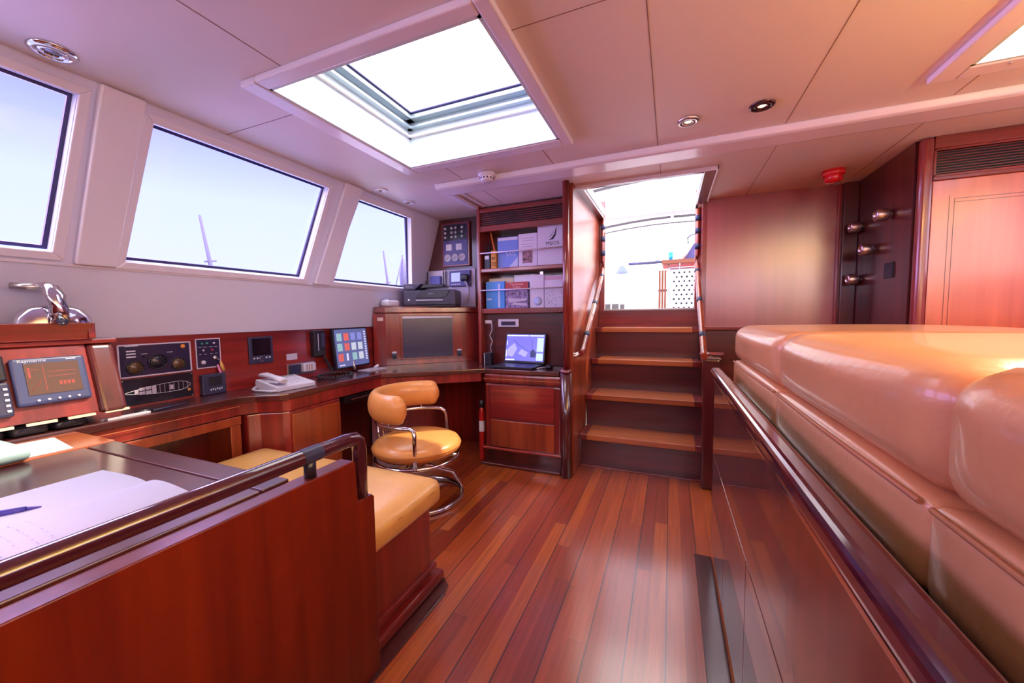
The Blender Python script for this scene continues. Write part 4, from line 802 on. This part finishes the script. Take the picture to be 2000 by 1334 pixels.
# open notebook, pen
t = thing('open_notebook', 'open white notebook with pencil writing on the table behind the rail', 'notebook', (-1.26, .3, .765))
def page(x0_, x1_, h): 
    b = B(); n_ = 16; top_ = []; 
    for i in range(n_ + 1):
        u = i / n_; x = x0_ + (x1_ - x0_) * u; z = .767 + h * math.sin(math.pi * (u if x0_ > x1_ else u) ** .6) + .004
        top_.append((x, z))
    for (xa, za), (xb, zb) in zip(top_, top_[1:]):
        b.box(xa, xb, 0, 0, 0, 0) if False else None
        v = [b.V(p) for p in ((xa, .02, za), (xb, .02, zb), (xb, .535, zb), (xa, .535, za), (xa, .02, .766), (xb, .02, .766), (xb, .535, .766), (xa, .535, .766))]
        b.F([v[0], v[1], v[2], v[3]], True); b.F([v[0], v[4], v[5], v[1]]); b.F([v[3], v[2], v[6], v[7]])
    return b
page(-1.275, -1.51, .006).out('left_page', PAPER, t); page(-1.275, -1.035, .016).out('right_page', PAPER, t)
B().box(-1.515, -1.03, .01, .54, .7652, .767).out('cover', mat('navy cover', (.02, .03, .12), .4), t)
b = B()
for r_ in range(9):
    y = .14 + r_ * .022; x = -1.24
    while x < -1.10:
        w_ = random.uniform(.008, .022); z = .767 + .016 * math.sin(math.pi * ((x + 1.275) / .24) ** .6) + .0052
        b.quad((x, y, z), (x + w_, y + random.uniform(-.002, .002), z + .0004), (x + w_, y + .0012, z + .0004), (x, y + .0018, z)); x += w_ + .008
b.out('writing', INK, t)
t = thing('pen', 'dark blue pen lying on the open notebook', 'pen', (-1.36, .33, .775))
PB = mat('blue pen plastic', (.06, .05, .42), .3)
B().tube([(-1.42, .20, .790), (-1.345, .325, .782), (-1.335, .345, .780)], .006, 10).out('barrel', PB, t); B().tube([(-1.335, .345, .780), (-1.325, .365, .778)], .005, 10, taper=[1, .2]).out('tip', PB, t); B().tube([(-1.415, .205, .797), (-1.385, .255, .795)], .002, 6).out('clip', NAVY, t)
# ------------------------------------------------ navigation console at the left edge
t = thing('navigation_console', 'slanted mahogany console box on the desk at the left edge holding the chart display', 'console', (-2.28, .3, .83))
B().prism([(-2.412, .83), (-2.165, .83), (-2.245, 1.105), (-2.412, 1.105)], -.7, .775, 'y').out('body', MAH, t, .004)
B().prism([(-2.412, .82), (-2.15, .82), (-2.24, 1.108), (-2.412, 1.108)], .775, .862, 'y').out('end_post', MAHD, t, .02, 4)
B().box(-2.412, -2.235, -.7, .872, 1.106, 1.126).out('top_board', MAHY, t, .006, 3)
b = B()
for k in range(14): b.box(-2.170, -2.158, .79 - k * .105, .865 - k * .105, .819, .828)
b.out('sunlit_gaps', mat('sunlit gap glow', (.8, .6, .42), .4, emit=(1, .70, .45), estr=.5), t)  # no lamp here: the glowing segments stand in for sunlit gaps
CFm = frame((-2.165, .0, .83), (0, 1, 0), (-.08, 0, .275))
CT = mat('slate blue housing', (.045, .06, .17), .35)
CFm = CFm @ Matrix.Translation((-.01, .012, 0))
t = thing('chart_plotter', 'slate blue chart display with an amber screen in the slanted console', 'display', (-2.2, .67, .87))
B(CFm).box(.575, .768, .048, .228, 0, .022).out('housing', CT, t, .010, 3)
B(CFm).box(.605, .745, .085, .205, .022, .024).out('screen', mat('amber screen', (.10, .055, .04), .25, emit=(.08, .045, .04), estr=.5), t)
b = B(CFm)
for (u0, u1, v0, v1) in [(.612, .64, .18, .182), (.612, .618, .15, .19), (.66, .735, .168, .170), (.66, .735, .150, .152), (.65, .652, .095, .195)]: b.box(u0, u1, v0, v1, .024, .0244)
for k in range(4): b.box(.685 + k * .011, .693 + k * .011, .115, .130, .024, .0244)
b.tube([(.615, .10, .0242), (.622, .12, .0242), (.632, .118, .0242), (.64, .14, .0242)], .001, 5); b.out('screen_graphics', mat('red graphics', (.30, .04, .03), .4, emit=(.16, .03, .03), estr=.3), t)
for k in range(5): B(CFm).lathe([(.005, .022), (.004, .026), (0, .026)], (.625 + k * .026, .063, 0), 10).out('button', PHONEM, t)
text('Raymarine', CFm @ Matrix.Translation((.628, .215, .0222)), .014, PHONEM, t, sx=1.2); B(CFm).box(.715, .742, .213, .217, .022, .0226).out('model_mark', FR, t)
t = thing('autopilot_display', 'black display with a column of small keys at the far left edge of the console', 'display', (-2.2, .5, .87))
B(CFm).box(.40, .565, .15, .245, 0, .02).out('upper_housing', BLACK, t, .006); B(CFm).box(.40, .565, .02, .145, 0, .024).out('lower_housing', NAVY, t, .008, 3); B(CFm).box(.42, .55, .165, .235, .02, .021).out('screen', DSCR, t)
for j in range(3):
    b = B(CFm)
    for k in range(5): b.box(.548 - j * .03, .558 - j * .03, .035 + k * .02, .043 + k * .02, .024, .027)
    b.out('key_column', PHONEM, t)
t = thing('wooden_tray', 'mahogany fiddle tray on top of the console at the left edge', 'tray', (-2.3, .4, 1.126))
b = B(); b.box(-2.36, -2.225, -.6, .79, 1.127, 1.137); b.out('bottom', MAH, t)
b = B(); b.prism([(-2.225, 1.13), (-2.205, 1.195), (-2.219, 1.195), (-2.238, 1.13)], -.6, .79, 'y'); b.prism([(-2.36, 1.13), (-2.36, 1.195), (-2.345, 1.195), (-2.345, 1.13)], -.6, .79, 'y'); b.box(-2.36, -2.212, .778, .80, 1.13, 1.195); b.out('rim', MAHY, t, .004)
t = thing('chrome_control_lever', 'polished chrome domed lever control standing in the wooden tray', 'lever', (-2.29, .63, 1.137))
DM = Matrix.Translation((-2.285, .71, 1.137))
B(DM).lathe([(.055, 0), (.056, .03), (.052, .06), (.042, .085), (.024, .10), (0, .105)], (0, 0, 0), 32, cap=False).out('dome', CHROME, t)
dome = t.children[0]; dome.matrix_parent_inverse = Matrix.Translation(-Vector(t.location)) @ DM @ Matrix.Diagonal((1, 2.0, 1.3, 1)) @ DM.inverted()
B().tube([(-2.205, .700, 1.195), (-2.20, .699, 1.240), (-2.205, .695, 1.295), (-2.222, .690, 1.325), (-2.25, .682, 1.337), (-2.28, .672, 1.335)], .024, 14, taper=[1.1, 1.2, 1.1, 1.0, .8, .7]).out('lever_arm', CHROME, t)
B().lathe([(.017, 0), (.012, .006), (0, .007)], (-2.186, .700, 1.202), 14, 'x', cap=False).out('lever_cap', NAVY, t)
B().tube([(-2.26, .68, 1.335), (-2.30, .61, 1.338)], .013, 12).out('grip', STEEL, t)
# rods and sunglasses cases etc. under the console
t = thing('parallel_ruler', 'silver parallel ruler lying along the back of the desk beside the console', 'ruler', (-2.2, .9, DZ)); B().box(-2.20, -2.178, .80, .945, DZ, DZ + .010).out('blade', FR, t, .002); B().box(-2.215, -2.207, .79, .94, DZ, DZ + .006).out('blade', FR, t, .001)
t = thing('dividers', 'dark blue dividers lying on the desk beyond the silver ruler', 'dividers', (-2.22, 1.02, DZ)); B().tube([(-2.20, .96, DZ + .006), (-2.235, 1.12, DZ + .006)], .006, 8, taper=[1, .5]).out('leg', NAVY, t); B().tube([(-2.20, .955, DZ + .010), (-2.215, .90, DZ + .010)], .007, 8).out('hinge', BLACK, t)
for k in range(7):
    y = .07 + k * .105; t = thing('black_pouch', 'black case tucked in the row under the console, %s' % ['out at the left edge', 'sixth from the ruler', 'fifth from the ruler', 'fourth from the ruler', 'third from the ruler', 'second from the ruler', 'nearest the ruler'][k], 'case', (-2.21, y, DZ), 'black cases in a row under the console')
    B().cushion(-2.30, -2.185, y - .045, y + .045, DZ, DZ + .036, .014, .003, 6).out('body', RUB if k % 2 else BLACK, t); B().tube([(-2.185, y - .03, DZ + .02), (-2.178, y, DZ + .030), (-2.185, y + .03, DZ + .02)], .003, 6).out('strap', NAVY, t)
TL = mat('pale teal cloth', (.42, .66, .68), .55, bump=.3, bscale=90)
t = thing('teal_glasses_case', 'pale teal case with a dark slot lying on the table at the left edge', 'case', (-1.98, .38, .768))
B().cushion(-2.12, -1.84, .24, .50, .769, .812, .02, .006, 10).out('body', TL, t); 
b = B(); b.tube([(-1.99, .33, .815), (-1.965, .40, .821), (-1.975, .47, .817)], .022, 10, ry=.003, taper=[.3, 1, .2]); b.out('slot', mat('dark teal', (.05, .13, .15), .4), t)
tag(B().prism([(-2.15, .35), (-1.90, .20), (-1.88, .60), (-2.12, .63)], .7685, .7695).out('blue_cloth', mat('pale blue cloth', (.60, .74, .82), .7)), 'pale blue paper sheet under the teal case', 'paper')
# ------------------------------------------------ cabinet and sofa on the right
CAB = wood('glossy dark cabinet', (.055, .005, .004), (.15, .016, .008), 'z', .045, 1.0)
t = thing('long_cabinet', 'long glossy dark mahogany cabinet along the walkway under the leather sofa', 'cabinet', (.28, .9, 0))
B().box(.216, .362, -1.3, 2.048, .05, .848).out('body', BLACK, t); B().box(.23, .362, -1.3, 2.03, 0, .05).out('plinth', MAHD, t)
B().box(.20, .362, 2.05, 2.062, .05, .86).out('end_panel', MAHD, t, .002)
B().box(.2, .214, -1.3, 2.05, .522, .868).out('fascia', CAB, t, .002)
ysg = [2.05, 1.61, 1.17, .73, .29, -.15, -.59]
for a, c in zip(ysg, ysg[1:]): B().box(.2, .214, c + .002, a - .002, .055, .518).out('door', CAB, t, .002)
B().box(.206, .212, -1.3, 2.05, .5185, .5215).out('gap_line', STEEL, t)
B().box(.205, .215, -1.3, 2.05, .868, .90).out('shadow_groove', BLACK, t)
RL = mat('glossy edge rail', (.06, .008, .016), .10, coat=1)
B().box(.182, .232, -1.3, 2.075, .893, .938).out('edge_rail', RL, t, .016, 4); B().box(.194, .203, -1.3, 2.065, .872, .884).out('lower_bead', CHROME, t, .002)
B().box(.225, .285, -1.3, 2.07, .848, .862).out('top_board', RL, t, .003)
t = thing('leather_sofa', 'long tan leather sofa with padded backrest cushions along the right side', 'sofa', (.7, .9, 0))
B().box(.37, 1.04, -1.3, 2.10, 0, .975).out('frame', MAHD, t)
B().box(1.04, 1.95, -1.3, 2.10, 0, .34).out('seat_base', MAHD, t)
yj = [2.14, 1.325, .605, -.12, -.85]
for a, c in zip(yj, yj[1:]):
    B().cushion(.290, .366, c - .005, a + .005, .850, .970, .016, .006, 12).out('back_panel', LEATH, t)
    B().cushion(.292, 1.05, c - .012, a + .012, .968, 1.140, .055, .011, 14).out('backrest_cushion', LEATH, t)
    B().cushion(1.055, 1.95, c + .003, a - .003, .342, .48, .05, .012, 12).out('seat_cushion', LEATH3, t); B().cushion(1.055, 1.16, c + .003, a - .003, .49, .96, .04, .008, 10).out('front_pad', LEATH3, t)
    B().tube([(.289, c + .012, .964), (.284, (a + c) / 2, .965), (.289, a - .012, .964)], .004, 6).out('piping', LSEAM, t)
# ================================================================== OUTSIDE
struct(B().box(-4, 4, 3.9, 9.5, 1.15, 1.20).out('cockpit_sole', GELC))
b = B(); b.box(-3.0, -.95, 4.3, 9, 1.2, 1.62); b.box(.75, 3, 4.3, 9, 1.2, 1.62); b.box(-3, -1.35, 4.3, 9, 1.62, 1.85); b.box(-3, 3, 9, 9.3, 1.2, 2.3)
struct(b.out('cockpit_coaming', GELC, bevel=.05, seg=4))
struct(B().box(-4, 4, 3.9, 4.05, .2, 1.18).out('cockpit_bulkhead', GELC))
b = B(); 
def bowz(x): return 3.02 - .10 * (x * .8) ** 2
n_ = 14; X_ = [-2.2 + 4.4 * i / n_ for i in range(n_ + 1)]
for xa, xb in zip(X_, X_[1:]):
    v = [b.V(p) for p in ((xa, 4.6, bowz(xa)), (xb, 4.6, bowz(xb)), (xb, 8.4, bowz(xb) - .05), (xa, 8.4, bowz(xa) - .05))]; b.F(v, True)
t = thing('cockpit_bimini', 'white canvas awning on curved frames over the cockpit, seen through the open companionway', 'awning', (0, 6.5, 1.2))
FABT = mat('translucent canvas', (.9, .9, .88), .8); FABT.node_tree.nodes['Principled BSDF'].inputs['Transmission Weight'].default_value = .0
b.out('canvas', FABT, t)
GB = mat('grey bow', (.10, .095, .10), .6)
for y, dz in ((5.4, -.06), (6.6, -.30), (6.75, -.36)):
    b = B(); b.tube([(x, y, bowz(x) + dz) for x in X_], .020 if y < 6.7 else .010, 8); b.out('bow', GB, t)
B().tube([(-.02, 4.7, 2.99), (-.02, 5.4, 2.95), (.0, 6.6, 2.70)], .022, 8).out('strut', FAB, t)
for x in (-2.15, 2.15): B().tube([(x, 6.6, 1.2), (x, 6.6, bowz(x) - .3)], .018, 8).out('support', STEEL, t)
# cockpit table
t = thing('cockpit_table', 'teak cockpit table with a white perforated side panel outside the companionway', 'table', (.15, 5.6, 1.2))
B().box(-.12, .62, 5.5, 6.0, 1.86, 1.915).out('tabletop', TEAK, t, .01); B().box(-.10, .6, 5.52, 5.98, 1.80, 1.86).out('apron', MAHX, t); B().box(-.02, .6, 5.56, 5.95, 1.2, 1.80).out('body', mat('lavender white', (.7, .68, .8), .4), t)
PPm = B(); PPm.box(.0, .56, 5.545, 5.56, 1.24, 1.79); PPm.out('perforated_panel', GELC, t, .006)
b = B()
for j in range(9):
    for i in range(5):
        x = .035 + i * .062 + (.031 if j % 2 else 0); b.lathe([(.014, 5.5435), (.014, 5.546)], (x, 0, 1.28 + j * .058), 8, 'y')
b.out('perforations', BLACK, t)
b = B(); b.tube([(-.035, 5.52, 1.22), (-.035, 5.52, 1.88)], .008, 6); b.tube([(.10, 5.51, 1.78), (.10, 5.51, 1.90)], .006, 6); b.tube([(-.03, 5.52, 1.805), (.55, 5.52, 1.82)], .008, 6); b.out('steel_rods', STEEL, t)
t = thing('folded_teak_chair', 'narrow reddish teak slats folded upright left of the perforated cockpit table', 'folding chair', (-.13, 5.6, 1.2)); 
for k in range(3): B().box(-.155 + k * .035, -.13 + k * .035, 5.50 + .01 * k, 5.56, 1.21, 1.78).out('slat', TEAK, t, .004)
B().box(-.16, -.05, 5.56, 5.58, 1.5, 1.53).out('crossbar', MAHD, t)
t = thing('plastic_tumbler', 'bright blue tumbler on the cockpit table', 'tumbler', (-.02, 5.62, 1.915)); B().lathe([(.022, 0), (.030, .11), (.028, .11), (.02, .005)], (-.01, 5.62, 1.915), 16).out('cup', mat('cyan plastic', (.03, .42, .85), .3), t); B().lathe([(.012, .0), (.012, .06), (0, .06)], (-.015, 5.62, 1.925), 10).out('drink', mat('violet drink', (.3, .2, .7), .3), t)
t = thing('steering_seat', 'navy folded cushion with pale rope on the cockpit table outside', 'cushion', (.25, 5.7, 1.915)); B(frame((.12, 5.66, 1.915), (1, 0, 0), (0, 0, 1))).prism([(.0, 0), (.26, 0), (.26, .30), (.16, .25)], -.12, 0).out('cushion', mat('violet navy canvas', (.10, .09, .26), .6), t, .01)
B().tube([(.14, 5.60, 1.93), (.20, 5.58, 2.04), (.26, 5.58, 2.14), (.30, 5.6, 2.2)], .022, 8).out('rope', mat('cream rope', (.75, .62, .50), .7), t); B().tube([(.20, 5.57, 2.12), (.19, 5.57, 2.19), (.24, 5.57, 2.23), (.33, 5.57, 2.22)], .012, 8).out('strap', mat('grey strap', (.2, .2, .24), .6), t)
B().lathe([(.025, 0), (.03, .02), (.02, .05), (0, .05)], (.12, 5.60, 1.915), 12).out('shackle', GELC, t)
t = thing('winch_cover', 'pale blue grey canvas winch cover on the cockpit coaming', 'cover', (-1.02, 6.9, 1.62)); B().lathe([(.10, 0), (.09, .05), (.055, .10), (.02, .13), (0, .13)], (-.78, 6.8, 1.90), 14).out('cover', mat('blue grey canvas', (.25, .34, .42), .7), t); B().lathe([(.06, 0), (.05, .70), (0, .70)], (-.78, 6.8, 1.2), 12).out('drum', GELC, t)
t = thing('navy_lashing', 'long navy rolled cover lying across the aft deck', 'cover', (-.5, 9.1, 2.3)); B().tube([(-.9, 9.1, 2.335), (-.4, 9.1, 2.34), (.0, 9.1, 2.345)], .030, 8).out('roll', NAVY, t); B().tube([(-1.2, 9.1, 2.43), (-.6, 9.1, 2.42), (-.2, 9.1, 2.37)], .012, 6).out('rope', STEEL, t)
t = thing('air_vent', 'small grey instrument vents low in the white cockpit wall outside', 'vent', (-.75, 4.9, 1.2)); B().box(-.95, -.40, 4.90, 5.15, 1.2, 1.36).out('locker', GELC, t, .02); b = B(); b.box(-.80, -.70, 4.89, 4.90, 1.25, 1.33); b.box(-.68, -.60, 4.89, 4.90, 1.25, 1.33); b.box(-.58, -.53, 4.89, 4.90, 1.25, 1.325); b.out('grilles', GB, t)
# masts of boats in the marina
HZ = mat('hazy lilac mast', (.10, .09, .20), .8)
def mast(x, y0, z0, y1, z1, label, r=.09):
    t = thing('sailboat_mast', label, 'mast', (x, y1, -.8)); B().tube([(x, y1 + (y1 - y0) * .5, -2.5), (x, y1, z1), (x, y0, z0)], r, 8, taper=[1, 1, .6]).out('spar', HZ, t)
    B().tube([(x, y1 - .25, z1 + .2), (x, y1 + .25, z1 + .3)], r * .5, 6).out('spreader', HZ, t); return t
mast(-20, 10.97, 6.0, 11.30, 3.7, 'distant leaning boat mast seen through the large middle window')
mast(-20, 23.1, 6.2, 23.5, 3.6, 'distant thin boat mast seen through the far window', .10)
t = mast(-20, 25.3, 6.2, 25.4, 3.7, 'distant boat mast with furled sail and rigging at the right edge of the far window', .12)
B().tube([(-20, 25.35, 5.9), (-20, 25.4, 4.6), (-20, 25.4, 3.4)], .35, 8, taper=[.3, 1, .8]).out('furled_sail', HZ, t); B().tube([(-20, 25.3, 6.1), (-20, 24.2, 3.2)], .04, 5).out('shroud', HZ, t); B().tube([(-20, 25.3, 6.1), (-20, 26.6, 3.2)], .04, 5).out('shroud', HZ, t)
